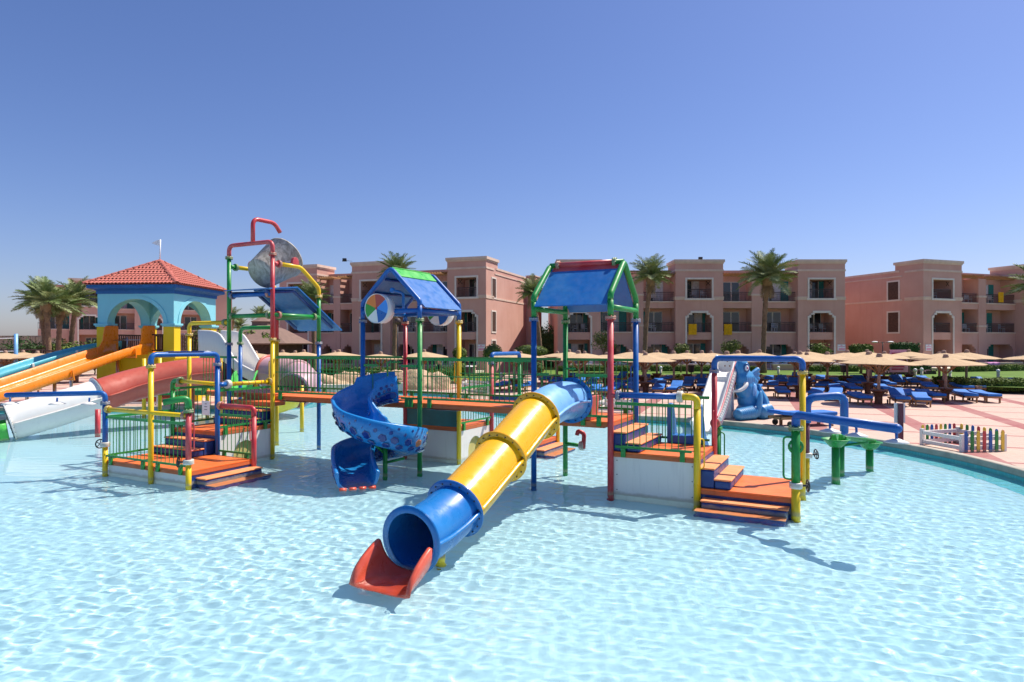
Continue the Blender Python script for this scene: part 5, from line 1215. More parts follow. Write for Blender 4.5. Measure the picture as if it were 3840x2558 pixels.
def hotel(label, C, d, modules, dz=0, depth=16, seed=1, side_windows=(), proj=.5, far=False):
    rnd = random.Random(seed); d = Vector(d).normalized(); back = Vector((-d.y, d.x, 0)); M = orient(Vector((C.x, C.y, 0)), d, back, Z3)
    B = thing('hotel_building', label, 'building', Vector((C.x, C.y, .5)))
    wall = MB(); trim = MB(); perg = MB(); bx = lambda mb, s0, s1, q0, q1, z0_, z1_: mb.box((s0, q0, z0_ + dz), (s1, q1, z1_ + dz), 0, M)
    QB = 1.5
    def part(name, mb, mat, p=None, bevel=0): return obj(name, mb, mat, p or B, bevel)
    def frame(s0, s1, z0_, z1_, q, w=.17, sill=True, stepped=False):
        mb = MB(); t = .06
        bx(mb, s0 - w, s0, q - t, q + .02, z0_, z1_ - (.5 if stepped else 0)); bx(mb, s1, s1 + w, q - t, q + .02, z0_, z1_ - (.5 if stepped else 0))
        if stepped:
            for a, b in ((0, 1), (1, -1)):
                e = s0 if b > 0 else s1
                bx(mb, min(e - b*w, e + b*.16), max(e - b*w, e + b*.16), q - t, q + .02, z1_ - .5, z1_ - .5 + w); bx(mb, min(e, e + b*.16) + (0 if b > 0 else 0), max(e, e + b*.16), q - t - .002, q + .02, z1_ - .5 + w, z1_ - .22)
                bx(mb, min(e + b*.16, e + b*.5), max(e + b*.16, e + b*.5), q - t, q + .02, z1_ - .22, z1_ - .22 + w)
            bx(mb, s0 + .34, s1 - .34, q - t - .004, q + .02, z1_ - .05, z1_ + w)
            for b in (1, -1):
                e = s0 if b > 0 else s1; bx(mb, min(e + b*.34, e + b*.5), max(e + b*.34, e + b*.5), q - t - .003, q + .02, z1_ - .22 + w, z1_ - .05)
        else: bx(mb, s0 - w, s1 + w, q - t - .003, q + .02, z1_, z1_ + w)
        if sill: bx(mb, s0 - w - .08, s1 + w + .08, q - t - .04, q + .02, z0_ - w - .02, z0_)
        return part('window_frame', mb, 'trim_white')
    def corners(s0, s1, q0, q1, z1_):
        for b in (1, -1):
            e = s0 if b > 0 else s1
            bx(wall, min(e, e + b*.5), max(e, e + b*.5), q0, q1, z1_ - .2, z1_); bx(wall, min(e, e + b*.2), max(e, e + b*.2), q0 + .002, q1 - .002, z1_ - .45, z1_ - .2)
    def opening(s0, s1, z0_, z1_, rail=True, kind=None):
        """door, panes, shutters on the loggia's back wall"""
        w = s1 - s0; kind = kind if kind is not None else rnd.randrange(4); x0 = s0 + w*rnd.uniform(.12, .28); dw = min(1.7, w*.6); q = QB - .06; top = z0_ + 2.05
        mb = MB(); bx(mb, x0, x0 + dw, q, q + .08, z0_, top); dr = part('door', mb, 'door_frame')
        for k in range(2):
            a = x0 + .07 + k*dw/2; mb = MB(); bx(mb, a, a + dw/2 - .14, q - .012, q - .001, z0_ + .1, top - .08); part('pane', mb, rnd.choice(['window_glass', 'window_glass', 'curtain']), dr)
        if kind in (1, 2): mb = MB(); bx(mb, x0 + dw + .02, x0 + dw + .02 + min(.75, max(.2, s1 - x0 - dw - .08)), q - .02, q + .03, z0_ + .02, top + .02); part('shutter', mb, 'shutter')
        if kind in (2, 3) and x0 - s0 > .25: mb = MB(); bx(mb, max(s0 + .02, x0 - .5), x0 - .02, q - .02, q + .03, z0_ + .02, top + .02); part('shutter', mb, 'shutter')
        if rail:
            o = bpy.data.objects.new('balcony_railing', iron_rail(w)); link(o, B); o.matrix_basis = M @ Matrix.Translation(((s0 + s1)/2, .12 if rail is True else rail, z0_ + dz))
            if not far and rnd.random() < .75:
                for _ in range(2):
                    o = bpy.data.objects.new('chair', CHAIR); link(o, B); o.matrix_basis = M @ Matrix.Translation((rnd.uniform(s0 + .4, s1 - .4), rnd.uniform(.5, 1.0), z0_ + dz)) @ Matrix.Rotation(rnd.uniform(-2, 2), 4, 'Z')
    s = 0; total = sum(w for _, w in modules)
    for i, (k, w) in enumerate(modules):
        e = s + w
        if k == 'T':
            pj = -proj if not isinstance(proj, dict) else -proj.get(i, .5); ow = w*.52; a, b = s + (w - ow)/2, e - (w - ow)/2
            bx(wall, s, a, pj, QB, -.9, 11.0); bx(wall, b, e, pj, QB, -.9, 11.0)
            for z0_, z1_, rec in ((-.9, .98, 0), (3.42, 4.14, .16), (6.07, 7.46, .002), (9.3, 10.998, .002)): bx(wall, a, b, pj + rec, QB, z0_, z1_)
            for sx in (a, b - .2): bx(wall, sx, sx + .2, pj + .01, pj + .36, 5.62, 6.07); 
            bx(wall, a + .2, a + .42, pj + .012, pj + .36, 5.86, 6.07); bx(wall, b - .42, b - .2, pj + .012, pj + .36, 5.86, 6.07)
            frame(a, b, 7.46, 9.3, pj); frame(a, b, .98, 6.07, pj, sill=False, stepped=True)
            bx(trim, s - .14, e + .14, pj - .14, QB + 1.2, 10.98, 11.24); bx(trim, s - .06, e + .06, pj - .06, QB + 1.0, 10.84, 10.978); bx(wall, s + .003, e - .003, QB, QB + 1.1, 10.0, 10.99)
            bx(trim, s - .05, e + .05, pj - .05, QB, 10.10, 10.28)
            for sx, ex in ((s - .05, a - .18), (b + .18, e + .05)): bx(trim, sx, ex, pj - .05, QB, 7.30, 7.52); bx(trim, sx - .03, ex, pj - .09, QB + .001, 7.52, 7.62)
            opening(a, b, 7.46, 9.3, pj + .2); opening(a, b, 4.15, 6.07, pj + .3); opening(a, b, .98, 3.4, False)
            for sg_ in (1, -1):
                x = a + .25 if sg_ > 0 else b - .25; mb = MB(); 
                for r0, r1 in ((0, .42), (.42, 0)): mb.tube([M @ Vector((x - .2, pj + .34, 8.75 + r0 + dz)), M @ Vector((x + .2, pj + .34, 8.75 + r1 + dz))], .03, 4)
                part('timber_cross', mb, 'wood_dark')
        elif k in 'B':
            bx(wall, s, e, .02, QB, -.9, .98); bx(wall, s, e, .01, QB, 6.52, 7.08); bx(wall, s, e, .01, QB, 2.95, 4.08)
            bx(trim, s + .02, e - .02, -.06, .3, 7.08, 7.20); bx(trim, s + .02, e - .02, -.06, .3, 4.08, 4.20)
            bx(wall, s, s + .26, .02, QB, .98, 2.95); bx(wall, e - .26, e, .02, QB, .98, 2.95); corners(s + .26, e - .26, .03, .5, 2.95)
            opening(s, e, 7.2, 9.6); opening(s, e, 4.2, 6.5); opening(s + .26, e - .26, .98, 2.95, False)
            n_ = int(w/.27)
            for j in range(n_ + 1): x = s + w*j/n_; bx(perg, x - .045, x + .045, -.45, QB, 9.80, 9.95); bx(perg, x - .04, x + .04, -.56, -.45, 9.84, 9.95)
            bx(perg, s, e, .05, .2, 9.66, 9.798)
        elif k == 'P':
            bx(wall, s, e, -.05, QB, -.9, 9.66); bx(trim, s - .05, e + .05, -.12, .4, 4.72, 4.90); bx(trim, s - .05, e + .05, -.12, .4, 7.74, 7.92)
        else:
            bx(wall, s, e, -.1, QB, -.9, 10.3); bx(trim, s, e, -.16, QB, 10.02, 10.14)
        s = e
    bx(wall, .004, total - .004, QB, depth, -.9, 10.22); bx(trim, -.05, total + .05, QB + .6, depth + .06, 10.22, 10.42)
    bx(trim, -.05, total + .05, QB + .3, depth + .05, 9.74, 9.86); bx(wall, .01, total - .01, QB + .02, QB + .6, 10.22, 10.40)
    bx(trim, -.04, total + .04, QB + .3, depth + .04, 7.32, 7.5)
    for side, q0, q1, z0_, z1_ in side_windows:                              # framed end-wall windows: a flat dark panel stands in for shade in each opening
        x = total if side > 0 else 0; mb = MB(); f0, f1 = (x, x + .05) if side > 0 else (x - .05, x); i0, i1 = (x + .005, x + .02) if side > 0 else (x - .02, x - .005)
        for a, b, c, e_ in ((q0 - .15, q0, z0_ - .15, z1_ + .15), (q1, q1 + .15, z0_ - .15, z1_ + .15), (q0, q1, z1_, z1_ + .15), (q0, q1, z0_ - .15, z0_)): mb.box((f0, a, c + dz), (f1, b, e_ + dz), 0, M)
        fr_ = part('window_frame', mb, 'trim_white'); mb = MB(); mb.box((i0, q0, z0_ + dz), (i1, q1, z1_ + dz), 0, M); part('window_dark_panel', mb, 'wood_dark', fr_)
    part('wall', wall, 'stucco'); part('moulding', trim, 'trim')
    if perg.v: part('pergola', perg, 'wood_tan')
    return B, M

B2C = AT(2090, 64, 0)
B2, M2 = hotel('pink three-storey hotel block facing the camera behind the right play house', B2C, (1, .0, 0), [('T', 4.2), ('B', 3.1), ('P', 1.15), ('B', 3.05), ('T', 4.65), ('B', 2.95), ('P', 1.05), ('B', 3.3), ('T', 4.6)], seed=4)
c1 = Vector((-2.27, 61.5, 0)); d1 = Vector((.943, -.332, 0)).normalized(); W1 = [('T', 4.7), ('B', 1.7), ('P', .8), ('B', 1.7), ('T', 4.4), ('B', 2.6), ('P', .8), ('B', 2.8), ('T', 4.0)]
w1 = sum(w for _, w in W1); B1, M1 = hotel('terracotta hotel block behind the blue gabled play house, its end wall sunlit', c1 - d1*w1, d1, W1, seed=9, side_windows=((1, 1.0, 2.0, 4.2, 6.1), (1, 1.0, 2.0, 7.5, 9.3), (1, 1.0, 2.0, 1.2, 3.3)))
c3 = Vector((39.75, 63.6, 0)); d3 = Vector((.944, .33, 0)).normalized()
B3, M3 = hotel('salmon hotel block at the right edge with long shaded end wall', c3, d3, [('T', 5.2), ('B', 3.0), ('P', 1.1), ('B', 4.4), ('T', 5.0)], seed=12, proj={0: .5, 4: 3.4}, side_windows=((-1, 2.2, 3.4, 4.2, 6.2), (-1, 2.2, 3.4, 7.5, 9.3), (-1, 11.0, 11.6, 8.2, 9.1), (-1, 11.0, 11.6, 5.0, 5.9)))
c0 = Vector((-64.5, 88.5, 0)); d0 = Vector((.87, .49, 0)).normalized()
B0, M0 = hotel('pale pink hotel block partly hidden behind the palms and gazebo at left', c0, d0, [('B', 3.6), ('T', 4.6), ('B', 3.2), ('T', 4.6), ('P', 1.0), ('B', 3.4), ('W', 4.0)], dz=.88, seed=15, far=True)
# stair blocks and pilaster on the sunlit end wall of the middle block
e1 = c1 + d1*0; bk1 = Vector((-d1.y, d1.x, 0)); mb = MB(); M = orient(c1, d1, bk1, Z3); mb.box((.002, 11.6, -.9), (1.0, 14.2, 10.5), 0, M); obj('stair_tower', mb, 'stucco', B1); mb = MB(); mb.box((-.05, 11.5, 10.5), (1.08, 14.3, 10.62), 0, M); obj('moulding', mb, 'trim', B1)
mb = MB(); mb.box((.01, -.2, 2.0), (.03, .25, 2.5), 0, M)
def plate_on(M, s, q, zz, w=.75, h=.6):
    mb = MB(); mb.box((s, q - .06, zz), (s + w, q, zz + h), 0, M); o = obj('wall_sign', mb, 'sign_white', None); 
    p = M @ Vector((s, q, zz)); mb = MB(); mb.box((s + .1, q - .072, zz + .06), (s + w - .06, q - .061, zz + .24), 0, M); mb.box((s + .06, q - .072, zz + .36), (s + w - .06, q - .061, zz + .42), 0, M); mb.box((s + .28, q - .072, zz + .48), (s + .45, q - .061, zz + .55), 0, M); obj('sign_print', mb, 'sign_pink', o); return o
for M, s, lb in ((M1, w1 - 3.35 + 2.5, 'terracotta'), (M2, 27.3, 'middle pink'), (M3, .25, 'salmon right-hand')): tag(plate_on(M, s, -.5, 2.35), f'small white notice with pink print on the corner of the {lb} hotel block', 'sign')
# towels on balconies
for M, s, zz, q, lb in ((M2, 12.75, 3.9, -.56, 'yellow towel hung on the framed balcony of the middle hotel tower'), (M2, 16.35, 3.9, -.10, 'yellow towel hung over the wide balcony beside the middle hotel tower'), (M3, 11.0, 7.3, -.10, 'yellow towel on the top balcony of the right-hand hotel block')):
    mb = MB(); rows = [[M @ Vector((s + w*.1, q - .03 - .02*math.sin(w*1.3), zz + h)) for w in range(9)] for h in (0, .35, .7, 1.05)]; mb.loft(rows, 0, True, False); mb.loft([[p + Vector((0, .04, 0)) for p in r] for r in rows], 0, True, False); tag(obj('towel', mb, 'towel_yellow'), lb, 'towel')
# roof lamp boxes
for p, lb in ((AT(1292, 65, 11.35), 'small dark floodlight on the roof of the terracotta hotel block'), (AT(2626, 64, 11.35), 'small dark floodlight on the roof of the middle pink hotel block')):
    t = thing('floodlight', lb, 'lamp', p); mb = MB(); mb.box((p.x - .18, p.y - .15, p.z - .02), (p.x + .2, p.y + .1, p.z + .2)); obj('lamp_head', mb, 'dark_metal', t, .02); mb = MB(); mb.box((p.x - .22, p.y - .05, p.z - .12), (p.x + .22, p.y, p.z - .02)); mb.tube([p, p + Vector((.7, .3, -.05))], .02, 6); obj('bracket', mb, 'dark_metal', t)

# terraces in front of the blocks
def terrace(a, b, z0, z1, label, depth=2.2, gap=None):
    a, b = Vector(a), Vector(b); d = b - a; L_ = d.length; d.normalize(); bk_ = Vector((-d.y, d.x, 0)); M = orient(Vector((a.x, a.y, 0)), d, bk_, Z3); T = thing('terrace_wall', label, 'terrace wall', (a.x, a.y, z0))
    mb = MB(); mb.box((0, 0, z0), (L_, .25, z1 + .38), 0, M); obj('wall', mb, 'stucco', T); mb = MB(); mb.box((-.05, -.05, z1 + .381), (L_ + .05, .32, z1 + .5), 0, M); obj('coping', mb, 'trim', T); mb = MB(); mb.box((0, .26, z0), (L_, depth, z1), 0, M); obj('floor_slab', mb, 'cream_edge', T); return T
for (x0, x1), lb in zip(((2140, 2275), (2400, 2560), (2560, 2700), (2900, 2985), (3035, 3215)), ('under the left tower', 'between two towers', 'under the centre tower', 'beside the tall palm', 'under the right tower')):
    terrace(AT(x0, 60.4, 0), AT(x1, 60.4, 0), LAWN_Z, .62, f'low cream-capped terrace wall {lb} of the middle hotel block', 3.2)
terrace(M3 @ Vector((-1.0, -4.2, 0)), M3 @ Vector((8.2, -4.2, 0)), LAWN_Z, .75, 'cream-capped terrace wall left of the steps at the right-hand hotel', 3.4)
terrace(M3 @ Vector((12.2, -4.6, 0)), M3 @ Vector((22, -4.6, 0)), LAWN_Z, .75, 'cream-capped terrace wall right of the steps at the right-hand hotel', 3.4)
terrace(M1 @ Vector((5.0, -3.0, 0)), M1 @ Vector((10.6, -3.0, 0)), .35, .55, 'cream-capped terrace wall at the left of the terracotta block', 2.2); terrace(M1 @ Vector((15.4, -3.0, 0)), M1 @ Vector((23.4, -3.0, 0)), .35, .55, 'cream-capped terrace wall at the right of the terracotta block', 2.2)
def stair(M, s0, s1, q, z0, n_, rise, label):
    T = thing('garden_steps', label, 'steps', M @ Vector((s0, q, z0)))
    for k in range(n_): mb = MB(); mb.box((s0, q + .38*k, z0 - .2), (s1, q + .38*(n_ + 1), z0 + rise*(k + 1)), 0, M); obj('step', mb, 'trim', T, .01)
stair(M3, 8.5, 12.0, -5.2, LAWN_Z, 3, .15, 'pale steps up to the right-hand hotel terrace'); stair(M1, 12.4, 15.2, -3.8, .35, 4, .12, 'pale steps up to the terracotta hotel block behind the red post')
mb = MB(); p = M3 @ Vector((3.6, -4.3, 1.15)); rows = [[M3 @ Vector((3.4 + .2*k, -4.28 + (.0 if h < 1.27 else .0) - .03*math.sin(k*1.7), h)) for k in range(9)] for h in (.72, .95, 1.15, 1.27)] + [[M3 @ Vector((3.4 + .2*k, -3.9, 1.29)) for k in range(9)]]; mb.loft(rows, 0, True, False); tag(obj('beach_towel', mb, 'cloth_pink'), 'pink towel draped over the terrace wall of the right-hand hotel', 'towel')
mb = MB(); rows = [[M3 @ Vector((6.9 + .16*k, -5.95 + .06*math.sin(k*2.1) + q_, h)) for k in range(9)] for q_, h in ((-.10, .62), (-.05, .85), (0, 1.02), (.3, 1.06), (.6, 1.04))]; mb.loft(rows, 0, True, False); tag(obj('beach_towel', mb, 'towel_yellow'), 'yellow towel spread over the hedge by the hotel steps', 'towel')

# ---------------------------------------------------------------- planting
hp = lambda px, Y: AT(px, Y, 0)
for a, b, w, h, lb, kw in (
 (hp(2090, 58.6), hp(2390, 58.4), .9, .45, 'clipped yellow-green hedge left of the palm in front of the middle hotel', {}), (hp(2440, 58.4), hp(2700, 58.2), .9, .48, 'clipped hedge running from the palm towards the white elephant chute', {}),
 (hp(2800, 58), hp(2835, 58), .9, .45, 'short clipped hedge just left of the tall middle palm', {}), (hp(3035, 58), hp(3215, 57.6), .9, .48, 'clipped bright hedge below the right tower of the middle hotel', {}),
 (M3 @ Vector((-3, -5.8, 0)), M3 @ Vector((8.2, -5.8, 0)), .9, .5, 'long clipped hedge below the terrace of the right-hand hotel', {}), (M3 @ Vector((12.8, -6, 0)), M3 @ Vector((21, -6, 0)), .9, .5, 'clipped hedge right of the hotel steps at the frame edge', {}),
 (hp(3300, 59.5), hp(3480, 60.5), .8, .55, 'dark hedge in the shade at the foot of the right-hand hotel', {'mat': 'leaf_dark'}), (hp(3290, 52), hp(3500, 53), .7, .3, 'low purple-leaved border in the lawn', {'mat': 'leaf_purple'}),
 (hp(1180, 49.5), hp(1480, 50.5), .9, .6, 'long low hedge on the lawn left of the lamp post', {'z0': .32}), (hp(1490, 48.5), hp(1700, 49), .9, .62, 'bright low hedge behind the boulders, right part', {'z0': .32}), (hp(1190, 55), hp(1500, 57), .8, .6, 'second hedge higher up the lawn before the terracotta block', {'z0': .32}), (hp(1600, 54), hp(1740, 55), .8, .6, 'second hedge by the round topiary', {'z0': .32}),
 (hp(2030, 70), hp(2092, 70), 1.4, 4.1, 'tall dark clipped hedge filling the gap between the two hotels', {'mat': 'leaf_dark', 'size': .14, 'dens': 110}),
 (hp(3600, 38.4), hp(3850, 37.8), 1.3, .62, 'loose flowering hedge at the right end of the terrace', {'size': .10, 'seed': 6, 'z0': .3}), (hp(3530, 42.5), hp(3620, 39), 1.0, .55, 'leafy hedge curving round behind the last loungers', {'size': .10, 'seed': 8, 'z0': .3}),
 ): hedge('hedge', a, b, w, h, lb, **{'seed': len(lb), 'group': 'clipped hedges in the hotel gardens', **kw})
def tree(px, Y, top, rad, lb, seed, mat='leaf_tree', z0=LAWN_Z): return ball_bush('small_tree', AT(px, Y, z0), rad, lb, 'tree', mat, 900, .11, seed, 9, top - z0 - 2*rad[2], 'small garden trees before the hotels')
tree(2268, 56, 4.2, (1.25, 1.1, .95), 'rounded light-green tree left of the red house post', 21); tree(2553, 56, 3.1, (.75, .7, .75), 'small upright tree between the two palms', 22); tree(2738, 56, 3.6, (1.0, .9, .95), 'small bushy tree above the white elephant chute', 23); tree(3078, 56, 3.2, (1.1, .9, .8), 'small spreading tree below the right tower of the middle hotel', 24, 'leaf_hedge')
ball_bush('topiary', AT(1725, 52, .32), (.62, .62, .45), 'lower ball of the stacked topiary by the terracotta block', 'topiary', n=600, trunk=.3); ball_bush('topiary', AT(1724, 52.3, 1.75), (.58, .58, .5), 'upper ball of the stacked topiary by the terracotta block', 'topiary', n=600, seed=2)
ball_bush('topiary', AT(1848, 56, .4), (.85, .8, .85), 'round clipped bush on a stem beside the sunlit end wall', 'topiary', n=900, seed=3, trunk=.9)
ball_bush('topiary', AT(1990, 57, .4), (1.5, 1.0, .5), 'flat cloud-clipped bush by the leaning palm', 'topiary', n=1000, seed=4, trunk=1.5); ball_bush('topiary', AT(2015, 50, .4), (.5, .5, .5), 'small ball bush behind the tall blue post', 'topiary', n=500, seed=5, trunk=.2)
hedge('topiary', hp(3195, 54), hp(3262, 54), 1.2, .75, 'box-clipped tree crown left of the twin lamp post', 'topiary', z0=2.15, seed=31); hedge('topiary', hp(3350, 57), hp(3432, 57), 1.3, .8, 'dark box-clipped tree crown right of the twin lamp post', 'topiary', mat='leaf_dark', z0=2.25, seed=32)
for x, Y, z1, lb in ((3228, 54, 2.2, 'pale forked stem under the left box-clipped crown'), (3391, 57, 2.3, 'pale forked stem under the right box-clipped crown')):
    p = AT(x, Y, LAWN_Z); mb = MB(); mb.tube([p, p + Vector((.1, 0, .8)), p + Vector((-.2, 0, z1 - LAWN_Z + .2))], [.12, .09, .05], 8); mb.tube([p + Vector((.1, 0, .7)), p + Vector((.45, 0, z1 - LAWN_Z + .2))], [.08, .04], 7); tag(obj('tree_stem', mb, 'trunk'), lb, 'tree')
rnd = random.Random(4); nb = 0
for x in range(2420, 3330, 46):
    if rnd.random() < .8: nb += 1; ball_bush('border_plant', AT(x + rnd.uniform(-15, 15), 49.6, DECK_Z), (rnd.uniform(.3, .55), .3, rnd.uniform(.16, .3)), f'low yellow-green border plant, {ORD[nb-1]} from the left along the stone wall', 'plant', n=160, size=.12, seed=x, lobes=4, group='low plants along the garden wall')
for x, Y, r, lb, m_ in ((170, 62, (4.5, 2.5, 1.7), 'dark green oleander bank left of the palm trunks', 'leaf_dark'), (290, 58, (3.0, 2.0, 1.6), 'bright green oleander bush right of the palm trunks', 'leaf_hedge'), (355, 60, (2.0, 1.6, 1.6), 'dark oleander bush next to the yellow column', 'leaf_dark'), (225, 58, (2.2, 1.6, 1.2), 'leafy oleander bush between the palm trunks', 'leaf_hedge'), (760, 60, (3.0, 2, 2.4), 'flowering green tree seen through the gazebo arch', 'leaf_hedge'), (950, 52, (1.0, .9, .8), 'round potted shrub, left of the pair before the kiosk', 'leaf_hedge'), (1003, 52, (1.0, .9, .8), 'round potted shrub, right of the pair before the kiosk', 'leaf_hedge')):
    ball_bush('shrub', AT(x, Y, .2 if x < 900 else 2.6), r, lb, 'shrub', m_, 2200 if x < 900 else 500, .16, int(x), 12 if x < 900 else 6, .4 if x < 900 else 0)

palm(AT(1478, 56, .4), 8.9, 2.15, 'date palm rising behind the blue gabled play house', (.3, 0), 50, 1); palm(AT(1178, 60, .4), 7.1, 2.0, 'date palm between the tipping bucket and terracotta hotel', (-.2, 0), 46, 2)
palm(AT(2028, 58, .5), 7.3, 1.9, 'leaning date palm beside the sunlit hotel end wall', (-.75, 0), 44, 3); palm(AT(2417, 57, LAWN_Z), 8.75, 2.25, 'tall date palm right of the red-ridged play house', (.55, 0), 50, 4)
palm(AT(2862, 55, LAWN_Z), 8.45, 2.7, 'tall full-crowned date palm above the elephant slide', (.35, 0), 60, 5); palm(AT(3935, 47, LAWN_Z), 6.9, 2.6, 'date palm at the right edge, only its fronds in view', (-.4, 0), 44, 6)
for k, (x, Y, cz, rad, ln, lb) in enumerate(((172, 57, 6.6, 2.3, -.5, 'leftmost of the clustered palms by the oleanders'), (185, 54, 6.3, 2.4, -.3, 'near palm in the left cluster with thick trunk'), (218, 56, 6.0, 2.2, .2, 'third palm of the cluster left of the gazebo'), (262, 59, 6.9, 2.3, .6, 'rightmost palm of the cluster left of the gazebo'))): palm(AT(x, Y, .2), cz, rad, lb, (ln, 0), 46, 30 + k, wind=.5)
for k, (x, Y, cz, lb) in enumerate(((896, 120, 6.0, 'far palm just right of the green tower post'), (975, 125, 8.2, 'far palm above the kiosk roof'), (1030, 128, 6.2, 'far palm behind the yellow tower post'), (870, 115, 7.5, 'far palm half hidden behind the green tower post'))): palm(AT(x, Y, .2), cz, 2.4, lb, (0, 0), 34, 50 + k, group='far palms beyond the kiosk')

# boulders
def boulder(p, rad, seed, lb, mat='rock'):
    rnd = random.Random(seed); mb = MB(); mb.ball((0, 0, 0), 1, 20, 12); ph = [rnd.uniform(0, 6) for _ in range(9)]; vs_ = []
    for v_ in mb.v:
        a = Vector(v_); k = 1 + .16*math.sin(a.x*3 + ph[0])*math.cos(a.y*3.3 + ph[1]) + .12*math.sin(a.z*5 + ph[2] + a.x*2) + .07*math.sin(a.x*9 + ph[3])*math.sin(a.y*8 + ph[4]) + .04*math.sin(a.z*17 + a.x*13 + ph[5]); vs_.append((p.x + a.x*rad[0]*k, p.y + a.y*rad[1]*k, p.z + max(-.3, a.z)*rad[2]*k))
    mb.v = vs_; return tag(obj('boulder', mb, mat), lb, 'boulder', 'sand-coloured boulders behind the pool')
for x, Y, r, lb in ((1205, 42, (1.5, 1, .95), 'leftmost sandy boulder behind the left bridge'), (1290, 42.5, (1.3, 1, 1.1), 'pointed sandy boulder left of the spiral slide'), (1395, 41, (.9, .8, .9), 'small sandy boulder behind the spiral slide'), (1465, 42, (1.7, 1, 1.15), 'large rounded boulder above the spiral slide'), (1545, 41.5, (1.8, 1.1, 1.2), 'pitted boulder right of the green post'), (1625, 41.5, (1.2, .9, .95), 'rightmost sandy boulder by the green post'), (1255, 40.5, (1.0, .8, .7), 'low sandy boulder at the curved pool wall')): boulder(AT(x, Y, DECK_Z), r, x, lb)
# curved cream pool surround before the boulders
cw_ = [AT(1150, 39, 0), AT(1200, 38.2, 0), AT(1260, 38.0, 0), AT(1330, 38.4, 0), AT(1420, 39, 0), AT(1510, 39.6, 0)]; mb = MB(); pl = spline(cw_, 5); mb.loft([[Vector((p.x, p.y, zz)) for p in pl] for zz in (.1, .62)] + [[Vector((p.x, p.y + .5, .62)) for p in pl], [Vector((p.x, p.y + .5, .1)) for p in pl]], 0, False, False); tag(obj('splash_wall', mb, 'cream_edge'), 'curved cream wall round the rock pool behind the spiral slide', 'wall')

# kiosk
kp = AT(985, 54, .2); K = thing('kiosk', 'octagonal brown-roofed kiosk with colourful murals behind the bucket tower', 'kiosk', kp)
mb = MB(); mb.lathe([(3.3, 0), (3.3, 2.9)], 8, kp, smooth=False); obj('wall', mb, 'wood_dark', K); mb = MB(); mb.lathe([(4.1, 2.75), (4.2, 2.85), (1.9, 4.0), (.9, 4.35), (.9, 4.6), (1.0, 4.65), (.05, 5.1)], 8, kp, smooth=False); obj('roof', mb, 'kiosk_roof', K)
for k, (dx, c) in enumerate(((-1.2, 'mural'), (-.2, 'mural'), (1.1, 'mural'))): mb = MB(); mb.box((kp.x + dx - .55, kp.y - 3.35, 1.1), (kp.x + dx + .5, kp.y - 3.28, 2.1)); mu = obj('mural_panel', mb, 'ink', K); 
for k in range(26):
    rx = random.uniform(-1.7, 1.5); m_ = random.choice(['ball_red', 'sign_pink', 'ball_sky', 'scale_yellow', 'cloth_pink', 'chute_green']); c = Vector((kp.x + rx, kp.y - 3.36, random.uniform(1.2, 2.0))); mb = MB(); mb.lathe([(.001, .01), (random.uniform(.07, .2), .008)], 9, M=orient(c, Vector((1, 0, 0)), Z3, Vector((0, -1, 0)))); obj('mural_spot', mb, m_, K)

# ---------------------------------------------------------------- parasols and loungers
def make_parasol():
    P = thing('parasol', '', 'parasol', (0, 0, 0), 'straw parasols on the paved deck'); 
    mb = MB(); rings = []
    for r, zz in ((.06, 2.25), (.7, 2.13), (1.3, 2.02), (1.80, 1.92)): rings.append([(r*(1 if k % 2 == 0 else .965)*math.cos(k*math.pi/8), r*(1 if k % 2 == 0 else .965)*math.sin(k*math.pi/8), zz - (.0 if k % 2 == 0 else .012*r)) for k in range(16)])
    mb.loft(rings, 0, False); mb.loft([[(x, y, zz - .03) for x, y, zz in r] for r in rings], 0, False, flip=True); mb.loft([rings[-1], [(x, y, zz - .03) for x, y, zz in rings[-1]]], 0, False); local('canopy', mb.mesh('canopy', 'thatch', fix=False), P)
    mb = MB(); mb.lathe([(.13, 2.24), (.15, 2.30), (.11, 2.33), (.13, 2.38), (.05, 2.41), (.001, 2.41)], 10); local('finial', mb.mesh('finial', 'wood_grey'), P)
    mb = MB(); mb.tube([(0, 0, 0), (0, 0, 2.2)], [.075, .065], 10); local('trunk', mb.mesh('trunk', 'wood_grey'), P)
    st = MB(); st.tube([(.06, 0, 1.42), (.45, 0, 1.78), (1.0, 0, 2.0)], .028, 6); st = st.mesh('strut', 'wood_tan')
    for k in range(8): local('strut', st, P, (0, 0, 0), (0, 0, k*math.pi/4))
    mb = MB(); mb.lathe([(.17, 0), (.17, .35), (.24, .52), (.34, .60), (.36, .62), (.36, .66), (.001, .66)], 16, smooth=False); local('drink_table', mb.mesh('drink_table', 'wood_red'), P)
    return P
